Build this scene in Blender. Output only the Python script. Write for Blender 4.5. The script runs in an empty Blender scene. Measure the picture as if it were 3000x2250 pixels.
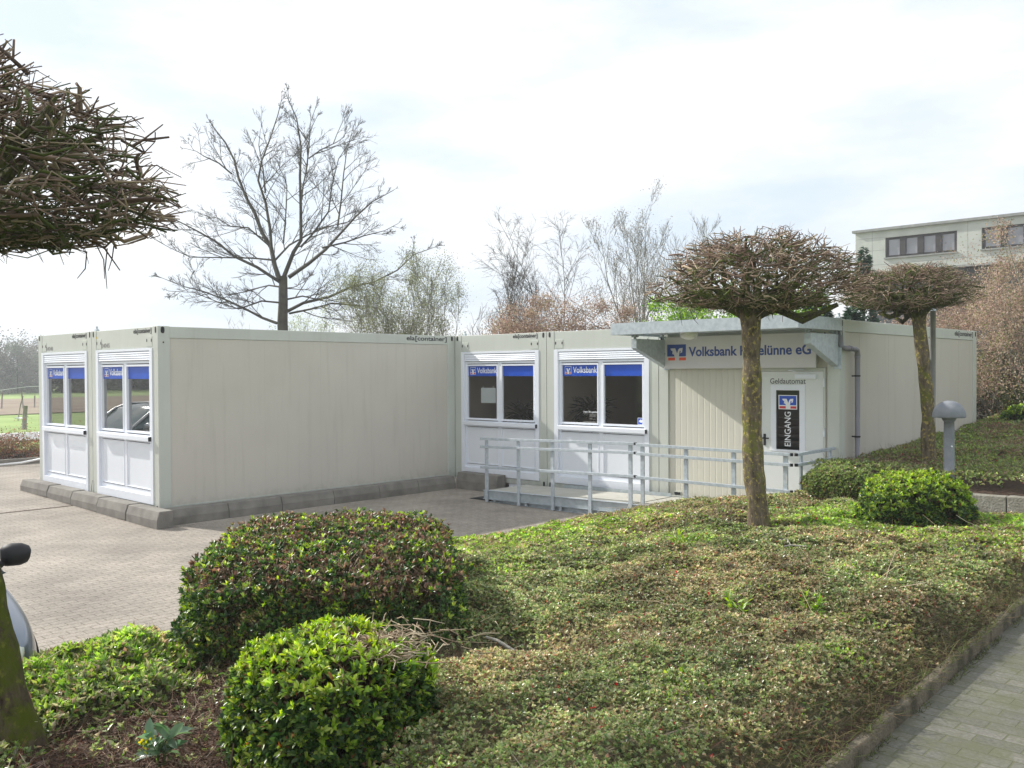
import bpy, math, random
import numpy as np
from mathutils import Matrix, Vector
# ------------------------------------------------------------------ scene, camera, light
sc = bpy.context.scene
COL = sc.collection
random.seed(7)
RNG = np.random.default_rng(11)

cd = bpy.data.cameras.new('camera')
cam = bpy.data.objects.new('camera', cd); COL.objects.link(cam)
cd.sensor_width = 36; cd.lens = 0.8903 * 36; cd.clip_start = 0.1; cd.clip_end = 3000
CP = np.array([13.165, -6.2847, 2.0848])
FW = np.array([-0.6854961, 0.7279532, -0.01338827])
RT = np.array([0.72805704, 0.68549582, -0.00533149])
UP = np.cross(RT, FW)
M = Matrix(((RT[0], UP[0], -FW[0], CP[0]), (RT[1], UP[1], -FW[1], CP[1]), (RT[2], UP[2], -FW[2], CP[2]), (0, 0, 0, 1)))
cam.matrix_world = M
sc.camera = cam

SUN = Vector((-1.0, -0.22, 0.70)).normalized()
world = bpy.data.worlds.new('World'); sc.world = world; world.use_nodes = True
wn = world.node_tree.nodes; wl = world.node_tree.links
bg1 = wn['Background']
sky = wn.new('ShaderNodeTexSky'); sky.sky_type = 'NISHITA'; sky.sun_disc = False
sky.sun_elevation = math.asin(SUN.z); sky.sun_rotation = math.atan2(SUN.x, SUN.y)
sky.air_density = 1.0; sky.dust_density = 2.0
wl.new(sky.outputs[0], bg1.inputs[0]); bg1.inputs[1].default_value = 0.14
bg2 = wn.new('ShaderNodeBackground'); bg2.inputs[0].default_value = (0.97, 0.985, 1.0, 1); bg2.inputs[1].default_value = 1.08
tc = wn.new('ShaderNodeTexCoord'); mp = wn.new('ShaderNodeMapping'); mp.inputs['Scale'].default_value = (1.0, 1.0, 3.2)
nz = wn.new('ShaderNodeTexNoise'); nz.inputs['Scale'].default_value = 2.6; nz.inputs['Detail'].default_value = 6; nz.inputs['Roughness'].default_value = 0.55
rp = wn.new('ShaderNodeValToRGB'); rp.color_ramp.elements[0].position = 0.38; rp.color_ramp.elements[0].color = (0.76, 0.76, 0.76, 1)
rp.color_ramp.elements[1].position = 0.60; rp.color_ramp.elements[1].color = (1, 1, 1, 1)
mx = wn.new('ShaderNodeMixShader')
wl.new(tc.outputs['Generated'], mp.inputs[0]); wl.new(mp.outputs[0], nz.inputs[0]); wl.new(nz.outputs[0], rp.inputs[0])
mx.inputs[0].default_value = 0.90
rp.color_ramp.elements[0].color = (0.70, 0.80, 0.91, 1); rp.color_ramp.elements[1].color = (1.0, 1.0, 1.0, 1); wl.new(rp.outputs[0], bg2.inputs[0]); wl.new(bg1.outputs[0], mx.inputs[1]); wl.new(bg2.outputs[0], mx.inputs[2])
wl.new(mx.outputs[0], wn['World Output'].inputs[0])

sd = bpy.data.lights.new('sun', 'SUN'); sd.energy = 5.0; sd.angle = math.radians(0.8); sd.color = (1.0, 0.96, 0.89)
so = bpy.data.objects.new('sun', sd); COL.objects.link(so)
so.rotation_euler = SUN.to_track_quat('Z', 'Y').to_euler(); so.location = (-20, -5, 20)
sc.view_settings.view_transform = 'Standard'; sc.view_settings.look = 'None'; sc.view_settings.exposure = 0.14; sc.view_settings.gamma = 1.0

# ------------------------------------------------------------------ materials
def rgb(c): return (c[0], c[1], c[2], 1.0)
def mat(name, c1, c2=None, scale=4.0, rough=0.6, metal=0.0, bump=0.0, bscale=40.0, detail=4, spec=0.5, lo=0.35, hi=0.65, coat=0.0, stretch=None):
    m = bpy.data.materials.new(name); m.use_nodes = True
    n = m.node_tree.nodes; l = m.node_tree.links; b = n['Principled BSDF']
    b.inputs['Roughness'].default_value = rough; b.inputs['Metallic'].default_value = metal
    b.inputs['Specular IOR Level'].default_value = spec; b.inputs['Coat Weight'].default_value = coat
    b.inputs['Base Color'].default_value = rgb(c1)
    co = n.new('ShaderNodeTexCoord'); src = co.outputs['Object']
    if stretch:
        mpn = n.new('ShaderNodeMapping'); mpn.inputs['Scale'].default_value = stretch; l.new(src, mpn.inputs[0]); src = mpn.outputs[0]
    if c2 is not None:
        t = n.new('ShaderNodeTexNoise'); t.inputs['Scale'].default_value = scale; t.inputs['Detail'].default_value = detail
        r = n.new('ShaderNodeValToRGB'); r.color_ramp.elements[0].position = lo; r.color_ramp.elements[1].position = hi
        r.color_ramp.elements[0].color = rgb(c1); r.color_ramp.elements[1].color = rgb(c2)
        l.new(src, t.inputs[0]); l.new(t.outputs[0], r.inputs[0]); l.new(r.outputs[0], b.inputs['Base Color'])
    if bump > 0:
        t = n.new('ShaderNodeTexNoise'); t.inputs['Scale'].default_value = bscale; t.inputs['Detail'].default_value = 4
        bp = n.new('ShaderNodeBump'); bp.inputs['Strength'].default_value = bump; bp.inputs['Distance'].default_value = 0.02
        l.new(src, t.inputs[0]); l.new(t.outputs[0], bp.inputs['Height']); l.new(bp.outputs[0], b.inputs['Normal'])
    return m

def weather(m, amt=0.10, z0=0.0, z1=0.5):
    n = m.node_tree.nodes; l = m.node_tree.links; b = n['Principled BSDF']; src = b.inputs['Base Color'].links[0].from_socket
    co = n.new('ShaderNodeTexCoord'); mpn = n.new('ShaderNodeMapping'); mpn.inputs['Scale'].default_value = (5, 5, .35); l.new(co.outputs['Object'], mpn.inputs[0])
    t = n.new('ShaderNodeTexNoise'); t.inputs['Scale'].default_value = 1.6; t.inputs['Detail'].default_value = 6; t.inputs['Roughness'].default_value = .7; l.new(mpn.outputs[0], t.inputs[0])
    r = n.new('ShaderNodeMapRange'); r.inputs['From Min'].default_value = .52; r.inputs['From Max'].default_value = .78; r.inputs['To Max'].default_value = amt; l.new(t.outputs[0], r.inputs[0])
    sx = n.new('ShaderNodeSeparateXYZ'); l.new(co.outputs['Object'], sx.inputs[0]); t2 = n.new('ShaderNodeTexNoise'); t2.inputs['Scale'].default_value = 9; t2.inputs['Detail'].default_value = 6; l.new(co.outputs['Object'], t2.inputs[0])
    a = n.new('ShaderNodeMath'); a.operation = 'MULTIPLY_ADD'; a.inputs[1].default_value = .5; l.new(t2.outputs[0], a.inputs[0]); l.new(sx.outputs[2], a.inputs[2])
    r2 = n.new('ShaderNodeMapRange'); r2.inputs['From Min'].default_value = .42; r2.inputs['From Max'].default_value = .18; r2.inputs['To Max'].default_value = .38; l.new(a.outputs[0], r2.inputs[0])
    mxx = n.new('ShaderNodeMath'); mxx.operation = 'MAXIMUM'; l.new(r.outputs[0], mxx.inputs[0]); l.new(r2.outputs[0], mxx.inputs[1])
    x = n.new('ShaderNodeMix'); x.data_type = 'RGBA'; x.inputs[7].default_value = (.27, .25, .19, 1); l.new(mxx.outputs[0], x.inputs[0]); l.new(src, x.inputs[6]); l.new(x.outputs[2], b.inputs['Base Color'])

def leafmat(name, trans=0.45, rough=0.38, spec=0.5, val=1.7, sat=1.15):
    m = bpy.data.materials.new(name); m.use_nodes = True
    n = m.node_tree.nodes; l = m.node_tree.links; b = n['Principled BSDF']
    a = n.new('ShaderNodeAttribute'); a.attribute_name = 'col'
    b.inputs['Roughness'].default_value = rough; b.inputs['Specular IOR Level'].default_value = spec
    l.new(a.outputs['Color'], b.inputs['Base Color'])
    t = n.new('ShaderNodeBsdfTranslucent'); h = n.new('ShaderNodeHueSaturation'); h.inputs['Value'].default_value = val; h.inputs['Saturation'].default_value = sat; h.inputs['Hue'].default_value = 0.49
    l.new(a.outputs['Color'], h.inputs['Color']); l.new(h.outputs[0], t.inputs[0])
    x = n.new('ShaderNodeMixShader'); x.inputs[0].default_value = trans
    l.new(b.outputs[0], x.inputs[1]); l.new(t.outputs[0], x.inputs[2]); l.new(x.outputs[0], n['Material Output'].inputs[0])
    return m

def glassmat(name, tint, ior=1.7, rough=0.0):
    m = bpy.data.materials.new(name); m.use_nodes = True
    n = m.node_tree.nodes; l = m.node_tree.links; n.remove(n['Principled BSDF'])
    t = n.new('ShaderNodeBsdfTransparent'); t.inputs[0].default_value = rgb(tint)
    g = n.new('ShaderNodeBsdfGlossy'); g.inputs['Roughness'].default_value = rough
    lw = n.new('ShaderNodeLayerWeight'); lw.inputs[0].default_value = 0.5
    pw = n.new('ShaderNodeMath'); pw.operation = 'POWER'; pw.inputs[1].default_value = 5.0; l.new(lw.outputs['Facing'], pw.inputs[0])
    f = n.new('ShaderNodeMath'); f.operation = 'MULTIPLY_ADD'; f.inputs[1].default_value = 1 - ior; f.inputs[2].default_value = ior; l.new(pw.outputs[0], f.inputs[0])
    x = n.new('ShaderNodeMixShader'); l.new(f.outputs[0], x.inputs[0]); l.new(t.outputs[0], x.inputs[1]); l.new(g.outputs[0], x.inputs[2])
    x = n.new('ShaderNodeMixShader'); l.new(f.outputs[0], x.inputs[0]); l.new(t.outputs[0], x.inputs[1]); l.new(g.outputs[0], x.inputs[2])
    l.new(x.outputs[0], n['Material Output'].inputs[0])
    return m

def brickmat(name, c1, c2, mortar, bw, bh, msize, rot=0.0, rough=0.85, moss=None, mossamt=0.5, bump=0.6, bias=0.0):
    m = bpy.data.materials.new(name); m.use_nodes = True
    n = m.node_tree.nodes; l = m.node_tree.links; b = n['Principled BSDF']; b.inputs['Roughness'].default_value = rough
    b.inputs['Specular IOR Level'].default_value = 0.3
    co = n.new('ShaderNodeTexCoord'); mpn = n.new('ShaderNodeMapping'); mpn.inputs['Rotation'].default_value = (0, 0, rot)
    l.new(co.outputs['Object'], mpn.inputs[0])
    wob = n.new('ShaderNodeTexNoise'); wob.inputs['Scale'].default_value = 3.0; wob.inputs['Detail'].default_value = 3
    l.new(mpn.outputs[0], wob.inputs[0])
    vm = n.new('ShaderNodeMix'); vm.data_type = 'VECTOR'; vm.blend_type = 'MIX' if hasattr(vm, 'blend_type') else 'MIX'
    vs = n.new('ShaderNodeVectorMath'); vs.operation = 'SCALE'; vs.inputs['Scale'].default_value = 0.012
    va = n.new('ShaderNodeVectorMath'); va.operation = 'ADD'
    n.remove(vm)
    l.new(wob.outputs['Color'], vs.inputs[0]); l.new(mpn.outputs[0], va.inputs[0]); l.new(vs.outputs[0], va.inputs[1])
    br = n.new('ShaderNodeTexBrick'); br.inputs['Scale'].default_value = 1.0
    br.inputs['Brick Width'].default_value = bw; br.inputs['Row Height'].default_value = bh
    br.inputs['Mortar Size'].default_value = msize; br.inputs['Mortar Smooth'].default_value = 0.3; br.inputs['Bias'].default_value = bias
    br.inputs['Color1'].default_value = rgb(c1); br.inputs['Color2'].default_value = rgb(c2); br.inputs['Mortar'].default_value = rgb(mortar)
    l.new(va.outputs[0], br.inputs[0])
    big = n.new('ShaderNodeTexNoise'); big.inputs['Scale'].default_value = 0.9; big.inputs['Detail'].default_value = 8; big.inputs['Roughness'].default_value = 0.65
    l.new(mpn.outputs[0], big.inputs[0])
    mr = n.new('ShaderNodeMapRange'); mr.inputs['From Min'].default_value = 0.3; mr.inputs['From Max'].default_value = 0.7
    mr.inputs['To Min'].default_value = 0.68; mr.inputs['To Max'].default_value = 1.22; l.new(big.outputs[0], mr.inputs[0])
    mul = n.new('ShaderNodeMix'); mul.data_type = 'RGBA'; mul.blend_type = 'MULTIPLY'; mul.inputs['Factor'].default_value = 1.0
    l.new(br.outputs['Color'], mul.inputs[6]); l.new(mr.outputs[0], mul.inputs[7])
    fine = n.new('ShaderNodeTexNoise'); fine.inputs['Scale'].default_value = 60; fine.inputs['Detail'].default_value = 4
    l.new(mpn.outputs[0], fine.inputs[0])
    mr2 = n.new('ShaderNodeMapRange'); mr2.inputs['From Min'].default_value = 0.3; mr2.inputs['From Max'].default_value = 0.7
    mr2.inputs['To Min'].default_value = 0.75; mr2.inputs['To Max'].default_value = 1.25; l.new(fine.outputs[0], mr2.inputs[0])
    mul2 = n.new('ShaderNodeMix'); mul2.data_type = 'RGBA'; mul2.blend_type = 'MULTIPLY'; mul2.inputs['Factor'].default_value = 1.0
    l.new(mul.outputs[2], mul2.inputs[6]); l.new(mr2.outputs[0], mul2.inputs[7])
    last = mul2.outputs[2]
    if moss:
        mn = n.new('ShaderNodeTexNoise'); mn.inputs['Scale'].default_value = 5.0; mn.inputs['Detail'].default_value = 8; mn.inputs['Roughness'].default_value = 0.75
        l.new(mpn.outputs[0], mn.inputs[0])
        ad = n.new('ShaderNodeMath'); ad.operation = 'MULTIPLY_ADD'; ad.inputs[1].default_value = 0.30
        l.new(br.outputs['Fac'], ad.inputs[0]); l.new(mn.outputs[0], ad.inputs[2])
        mr3 = n.new('ShaderNodeMapRange'); mr3.inputs['From Min'].default_value = 0.72 - mossamt * 0.3; mr3.inputs['From Max'].default_value = 0.86 - mossamt * 0.2
        l.new(ad.outputs[0], mr3.inputs[0])
        mm = n.new('ShaderNodeMix'); mm.data_type = 'RGBA'; mm.inputs[7].default_value = rgb(moss)
        l.new(mr3.outputs[0], mm.inputs[0]); l.new(last, mm.inputs[6]); last = mm.outputs[2]
    l.new(last, b.inputs['Base Color'])
    inv = n.new('ShaderNodeMath'); inv.operation = 'MULTIPLY_ADD'; inv.inputs[1].default_value = -1.0; inv.inputs[2].default_value = 1.0
    l.new(br.outputs['Fac'], inv.inputs[0])
    ad2 = n.new('ShaderNodeMath'); ad2.operation = 'MULTIPLY_ADD'; ad2.inputs[1].default_value = 0.35
    l.new(fine.outputs[0], ad2.inputs[0]); l.new(inv.outputs[0], ad2.inputs[2])
    bp = n.new('ShaderNodeBump'); bp.inputs['Strength'].default_value = bump; bp.inputs['Distance'].default_value = 0.008
    l.new(ad2.outputs[0], bp.inputs['Height']); l.new(bp.outputs[0], b.inputs['Normal'])
    return m

def barkmat(name, base, dark, moss, lichen, mossamt=0.5, lichamt=0.5, scale=1.0):
    m = bpy.data.materials.new(name); m.use_nodes = True
    n = m.node_tree.nodes; l = m.node_tree.links; b = n['Principled BSDF']; b.inputs['Roughness'].default_value = 0.9; b.inputs['Specular IOR Level'].default_value = 0.15
    co = n.new('ShaderNodeTexCoord'); mpn = n.new('ShaderNodeMapping'); mpn.inputs['Scale'].default_value = (1, 1, 0.35); l.new(co.outputs['Object'], mpn.inputs[0])
    t = n.new('ShaderNodeTexNoise'); t.inputs['Scale'].default_value = 22 * scale; t.inputs['Detail'].default_value = 6; t.inputs['Roughness'].default_value = 0.7; l.new(mpn.outputs[0], t.inputs[0])
    r = n.new('ShaderNodeValToRGB'); r.color_ramp.elements[0].position = 0.35; r.color_ramp.elements[1].position = 0.65
    r.color_ramp.elements[0].color = rgb(dark); r.color_ramp.elements[1].color = rgb(base); l.new(t.outputs[0], r.inputs[0])
    last = r.outputs[0]
    for colr, sc_, amt in ((moss, 5.0, mossamt), (lichen, 24.0, lichamt)):
        k = n.new('ShaderNodeTexNoise'); k.inputs['Scale'].default_value = sc_ * scale; k.inputs['Detail'].default_value = 5; k.inputs['Roughness'].default_value = 0.65; l.new(co.outputs['Object'], k.inputs[0])
        kr = n.new('ShaderNodeMapRange'); kr.inputs['From Min'].default_value = 0.68 - 0.3 * amt; kr.inputs['From Max'].default_value = 0.78 - 0.3 * amt; l.new(k.outputs[0], kr.inputs[0])
        mm = n.new('ShaderNodeMix'); mm.data_type = 'RGBA'; mm.inputs[7].default_value = rgb(colr)
        sc2 = n.new('ShaderNodeMath'); sc2.operation = 'MULTIPLY'; sc2.inputs[1].default_value = 0.85; l.new(kr.outputs[0], sc2.inputs[0])
        l.new(sc2.outputs[0], mm.inputs[0]); l.new(last, mm.inputs[6]); last = mm.outputs[2]
    l.new(last, b.inputs['Base Color'])
    bp = n.new('ShaderNodeBump'); bp.inputs['Strength'].default_value = 1.0; bp.inputs['Distance'].default_value = 0.025
    l.new(t.outputs[0], bp.inputs['Height']); l.new(bp.outputs[0], b.inputs['Normal'])
    return m

def ribmat(name, c, pitch=0.0, depth=0.3, c2=None):
    """painted sheet with vertical profile lines (pitch in metres) running along x or y"""
    m = mat(name, c, c2 if c2 else tuple(v * 0.93 for v in c), scale=0.9, rough=0.5, spec=0.35, lo=0.3, hi=0.7)
    n = m.node_tree.nodes; l = m.node_tree.links; b = n['Principled BSDF']
    co = n.new('ShaderNodeTexCoord'); sx = n.new('ShaderNodeSeparateXYZ'); l.new(co.outputs['Object'], sx.inputs[0])
    s = n.new('ShaderNodeMath'); s.operation = 'ADD'; l.new(sx.outputs[0], s.inputs[0]); l.new(sx.outputs[1], s.inputs[1])
    w = n.new('ShaderNodeMath'); w.operation = 'MULTIPLY'; w.inputs[1].default_value = 1 / pitch; l.new(s.outputs[0], w.inputs[0])
    fr = n.new('ShaderNodeMath'); fr.operation = 'FRACT'; l.new(w.outputs[0], fr.inputs[0])
    r = n.new('ShaderNodeValToRGB'); e = r.color_ramp.elements; e[0].position = 0.0; e[0].color = (1, 1, 1, 1); e[1].position = 0.05; e[1].color = (0, 0, 0, 1)
    for p, v in ((0.12, 0.0), (0.20, 1.0), (0.9, 1.0)):
        q = e.new(p); q.color = (v, v, v, 1)
    l.new(fr.outputs[0], r.inputs[0])
    bp = n.new('ShaderNodeBump'); bp.inputs['Strength'].default_value = depth; bp.inputs['Distance'].default_value = 0.004
    l.new(r.outputs[0], bp.inputs['Height']); l.new(bp.outputs[0], b.inputs['Normal'])
    return m

CREAM = (0.575, 0.60, 0.545)
MT = {}
MT['frame'] = mat('container_paint', CREAM, (0.54, 0.56, 0.505), scale=1.5, rough=0.45, spec=0.4, bump=0.04, bscale=8)
MT['side'] = mat('container_side_sheet', (0.61, 0.575, 0.505), (0.58, 0.545, 0.48), scale=1.2, rough=0.5, spec=0.35, bump=0.25, bscale=190)
MT['rib'] = ribmat('ribbed_sheet', (0.66, 0.64, 0.55), 0.105, 1.0)
MT['pvc'] = mat('white_plastic', (0.84, 0.87, 0.93), (0.81, 0.84, 0.90), scale=2, rough=0.35, spec=0.4)
MT['pvcpanel'] = mat('white_panel', (0.84, 0.87, 0.92), (0.81, 0.84, 0.89), scale=1.5, rough=0.3, spec=0.4)
MT['door'] = mat('grey_white_door', (0.74, 0.76, 0.74), (0.71, 0.73, 0.71), scale=2, rough=0.4)
MT['black'] = mat('black_rubber', (0.012, 0.012, 0.014), rough=0.6)
MT['blue'] = mat('blue_film', (0.010, 0.075, 0.50), (0.010, 0.085, 0.54), scale=3, rough=0.3)
MT['signblue'] = mat('blue_sign_paint', (0.025, 0.07, 0.30), rough=0.4)
MT['orange'] = mat('orange_red_film', (0.85, 0.10, 0.03), rough=0.4)
MT['red'] = mat('red_film', (0.60, 0.03, 0.04), rough=0.4)
MT['white'] = mat('white_film', (0.82, 0.84, 0.86), rough=0.4)
MT['ink'] = mat('black_lettering', (0.02, 0.02, 0.022), rough=0.5)
MT['greyink'] = mat('faded_grey_lettering', (0.30, 0.30, 0.28), rough=0.6)
MT['darkink'] = mat('dark_grey_lettering', (0.07, 0.07, 0.07), rough=0.6)
MT['sign'] = mat('sign_board', (0.70, 0.68, 0.69), (0.67, 0.65, 0.66), scale=3, rough=0.4)
MT['glass'] = glassmat('window_glass', (0.74, 0.72, 0.70), .05)
MT['glassl'] = glassmat('reflective_window_glass', (0.42, 0.45, 0.43), .42)
MT['glassd'] = glassmat('door_glass', (0.25, 0.25, 0.26), .04)
MT['steel'] = mat('galvanised_steel', (0.42, 0.47, 0.51), (0.53, 0.58, 0.62), scale=20, rough=0.42, metal=0.15, spec=0.5, detail=3)
MT['steeld'] = mat('galvanised_steel_profile', (0.38, 0.43, 0.45), (0.47, 0.52, 0.55), scale=14, rough=0.5, metal=0.35)
MT['deck'] = mat('ramp_concrete_deck', (0.50, 0.49, 0.43), (0.44, 0.43, 0.38), scale=4, rough=0.85, bump=0.3)
MT['kerb'] = mat('kerb_concrete', (0.165, 0.152, 0.135), (0.27, 0.255, 0.225), scale=4, rough=0.9, bump=0.5, bscale=60, lo=0.3, hi=0.72, detail=9)
MT['plastic'] = mat('grey_pvc_pipe', (0.20, 0.195, 0.23), (0.24, 0.235, 0.26), scale=3, rough=0.4)
MT['bollard'] = mat('weathered_grey_plastic', (0.20, 0.215, 0.245), (0.25, 0.265, 0.29), scale=12, rough=0.75, bump=0.3, bscale=120)
MT['pole'] = mat('grey_pole_paint', (0.24, 0.24, 0.24), (0.30, 0.30, 0.29), scale=6, rough=0.6)
MT['room'] = mat('room_wall', (0.62, 0.56, 0.48), (0.55, 0.50, 0.43), scale=1, rough=0.8)
MT['paving'] = brickmat('grey_block_paving', (0.35, 0.31, 0.265), (0.31, 0.275, 0.235), (0.19, 0.165, 0.13), 0.2, 0.1, 0.006, rot=math.pi / 2, bump=0.5)
MT['path'] = brickmat('mossy_path_paving', (0.19, 0.182, 0.155), (0.13, 0.128, 0.108), (0.075, 0.075, 0.045), 0.2, 0.1, 0.0045, rot=0.0, moss=(0.115, 0.118, 0.07), mossamt=1.05, bump=0.7)
MT['soil'] = mat('bark_mulch', (0.060, 0.034, 0.022), (0.125, 0.080, 0.055), scale=30, rough=0.95, bump=1.0, bscale=70, detail=8)
MT['pathkerb'] = mat('mossy_kerb_concrete', (0.065, 0.057, 0.034), (0.185, 0.155, 0.11), scale=7, rough=0.95, bump=0.8, bscale=50, detail=9)
MT['wallconc'] = mat('weathered_concrete', (0.22, 0.205, 0.165), (0.36, 0.345, 0.30), scale=5, rough=0.92, bump=0.7, bscale=45, detail=9)
MT['grass'] = mat('meadow_grass', (0.17, 0.27, 0.045), (0.27, 0.38, 0.09), scale=0.35, rough=0.9, bump=0.8, bscale=3, detail=9)
MT['field'] = mat('bare_field_soil', (0.19, 0.135, 0.095), (0.27, 0.215, 0.14), scale=0.2, rough=0.95, detail=9)
MT['road'] = mat('pale_asphalt', (0.24, 0.24, 0.25), (0.30, 0.30, 0.30), scale=1, rough=0.85)
MT['bark'] = barkmat('mossy_bark', (0.23, 0.185, 0.13), (0.075, 0.058, 0.038), (0.16, 0.17, 0.035), (0.46, 0.38, 0.11), 0.55, 0.46)
MT['barkl'] = barkmat('green_mossy_bark', (0.13, 0.10, 0.065), (0.035, 0.026, 0.016), (0.085, 0.11, 0.008), (0.16, 0.17, 0.03), 0.85, 0.4)
MT['limb'] = barkmat('mossy_limb_bark', (0.13, 0.11, 0.07), (0.045, 0.038, 0.025), (0.085, 0.105, 0.012), (0.16, 0.17, 0.04), 0.75, 0.4, 2.0)
MT['twig'] = leafmat('cut_twigs', trans=0.0, rough=0.7, spec=0.25)
MT['farbark'] = mat('dark_bare_bark', (0.045, 0.040, 0.034), (0.085, 0.080, 0.060), scale=5, rough=0.9)
MT['greybark'] = mat('grey_green_bark', (0.13, 0.125, 0.095), (0.20, 0.20, 0.15), scale=2, rough=0.9)
MT['leaf'] = leafmat('green_leaves', 0.42, 0.36, 0.5)
MT['gleaf'] = leafmat('ground_cover_leaves', 0.42, 0.30, 0.75, 1.6, 1.05)
MT['dleaf'] = leafmat('conifer_needles', 0.15, 0.6, 0.3)
MT['bleaf'] = leafmat('dry_blossom', 0.4, 0.7, 0.2, 1.3, 0.9)
MT['litter'] = leafmat('leaf_litter', 0.1, 0.8, 0.2)
MT['housewall'] = mat('weathered_fibre_cement', (0.48, 0.50, 0.46), (0.60, 0.62, 0.57), scale=0.8, rough=0.85, detail=7)
MT['darkwall'] = mat('shaded_recess_wall', (0.055, 0.065, 0.07), (0.08, 0.09, 0.095), scale=1, rough=0.8)  # shade of the recess under the upper floor, put into the colour
MT['darkframe'] = mat('dark_window_frame', (0.035, 0.030, 0.028), rough=0.6)
MT['curtain'] = mat('curtained_pane', (0.33, 0.33, 0.36), (0.27, 0.27, 0.30), scale=1.5, rough=0.12, spec=0.6)
MT['capmetal'] = mat('roof_edge_metal', (0.25, 0.26, 0.25), (0.34, 0.35, 0.33), scale=3, rough=0.6)
MT['carblack'] = mat('blue_grey_car_paint', (0.17, 0.20, 0.25), rough=0.28, metal=0.6, spec=0.6, coat=0.8)
MT['carsilver'] = mat('silver_car_paint', (0.55, 0.57, 0.58), rough=0.3, metal=0.3, coat=0.5)
MT['carglass'] = mat('car_glass', (0.13, 0.19, 0.19), rough=0.06, spec=0.9, coat=0.8)
MT['tyre'] = mat('tyre_rubber', (0.02, 0.02, 0.02), rough=0.85)
MT['rim'] = mat('alloy_rim', (0.5, 0.5, 0.5), rough=0.3, metal=0.8)
MT['lampglass'] = mat('lamp_lens', (0.75, 0.75, 0.72), rough=0.15)
MT['wood'] = mat('grey_weathered_wood', (0.22, 0.20, 0.17), (0.30, 0.28, 0.24), scale=10, rough=0.9)
MT['birchlog'] = mat('pale_dead_wood', (0.30, 0.28, 0.24), (0.45, 0.43, 0.38), scale=15, rough=0.9, bump=0.6)
MT['terracotta'] = mat('clay_pot', (0.20, 0.12, 0.09), rough=0.8)

weather(MT['side'], .22); weather(MT['frame'], .18); weather(MT['rib'], .10)
# ------------------------------------------------------------------ helpers
def tag(o, label=None, cat=None, group=None, kind=None):
    if label: o['label'] = label
    if cat: o['category'] = cat
    if group: o['group'] = group
    if kind: o['kind'] = kind
    return o
def empty(name, loc=(0, 0, 0), label=None, cat=None, group=None, rz=0):
    o = bpy.data.objects.new(name, None); COL.objects.link(o); o.location = loc; o.rotation_euler = (0, 0, rz); o.empty_display_size = 0.2
    return tag(o, label, cat, group)
def mkobj(name, me, parent=None):
    o = bpy.data.objects.new(name, me); COL.objects.link(o)
    if parent is not None: o.parent = parent
    return o
def mesh_np(name, V, F, m, parent=None, col=None, smooth=False):
    """V (n,3), F list of arrays each (k, nverts)"""
    if not isinstance(F, (list, tuple)): F = [F]
    F = [f for f in F if len(f)]
    me = bpy.data.meshes.new(name)
    me.vertices.add(len(V)); me.vertices.foreach_set('co', np.ascontiguousarray(V, dtype=np.float32).ravel())
    loops = np.concatenate([f.ravel() for f in F]).astype(np.int32)
    sizes = np.concatenate([np.full(len(f), f.shape[1]) for f in F]).astype(np.int32)
    starts = np.concatenate([[0], np.cumsum(sizes)[:-1]]).astype(np.int32)
    me.loops.add(len(loops)); me.loops.foreach_set('vertex_index', loops)
    me.polygons.add(len(sizes)); me.polygons.foreach_set('loop_start', starts); me.polygons.foreach_set('loop_total', sizes)
    if smooth: me.polygons.foreach_set('use_smooth', np.ones(len(sizes), dtype=bool))
    if col is not None:
        a = me.color_attributes.new('col', 'FLOAT_COLOR', 'POINT')
        c = np.ones((len(V), 4), dtype=np.float32); c[:, :3] = col; a.data.foreach_set('color', c.ravel())
    me.update(calc_edges=True); me.validate()
    for mm in (m if isinstance(m, (list, tuple)) else [m]): me.materials.append(mm)
    return mkobj(name, me, parent)

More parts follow.
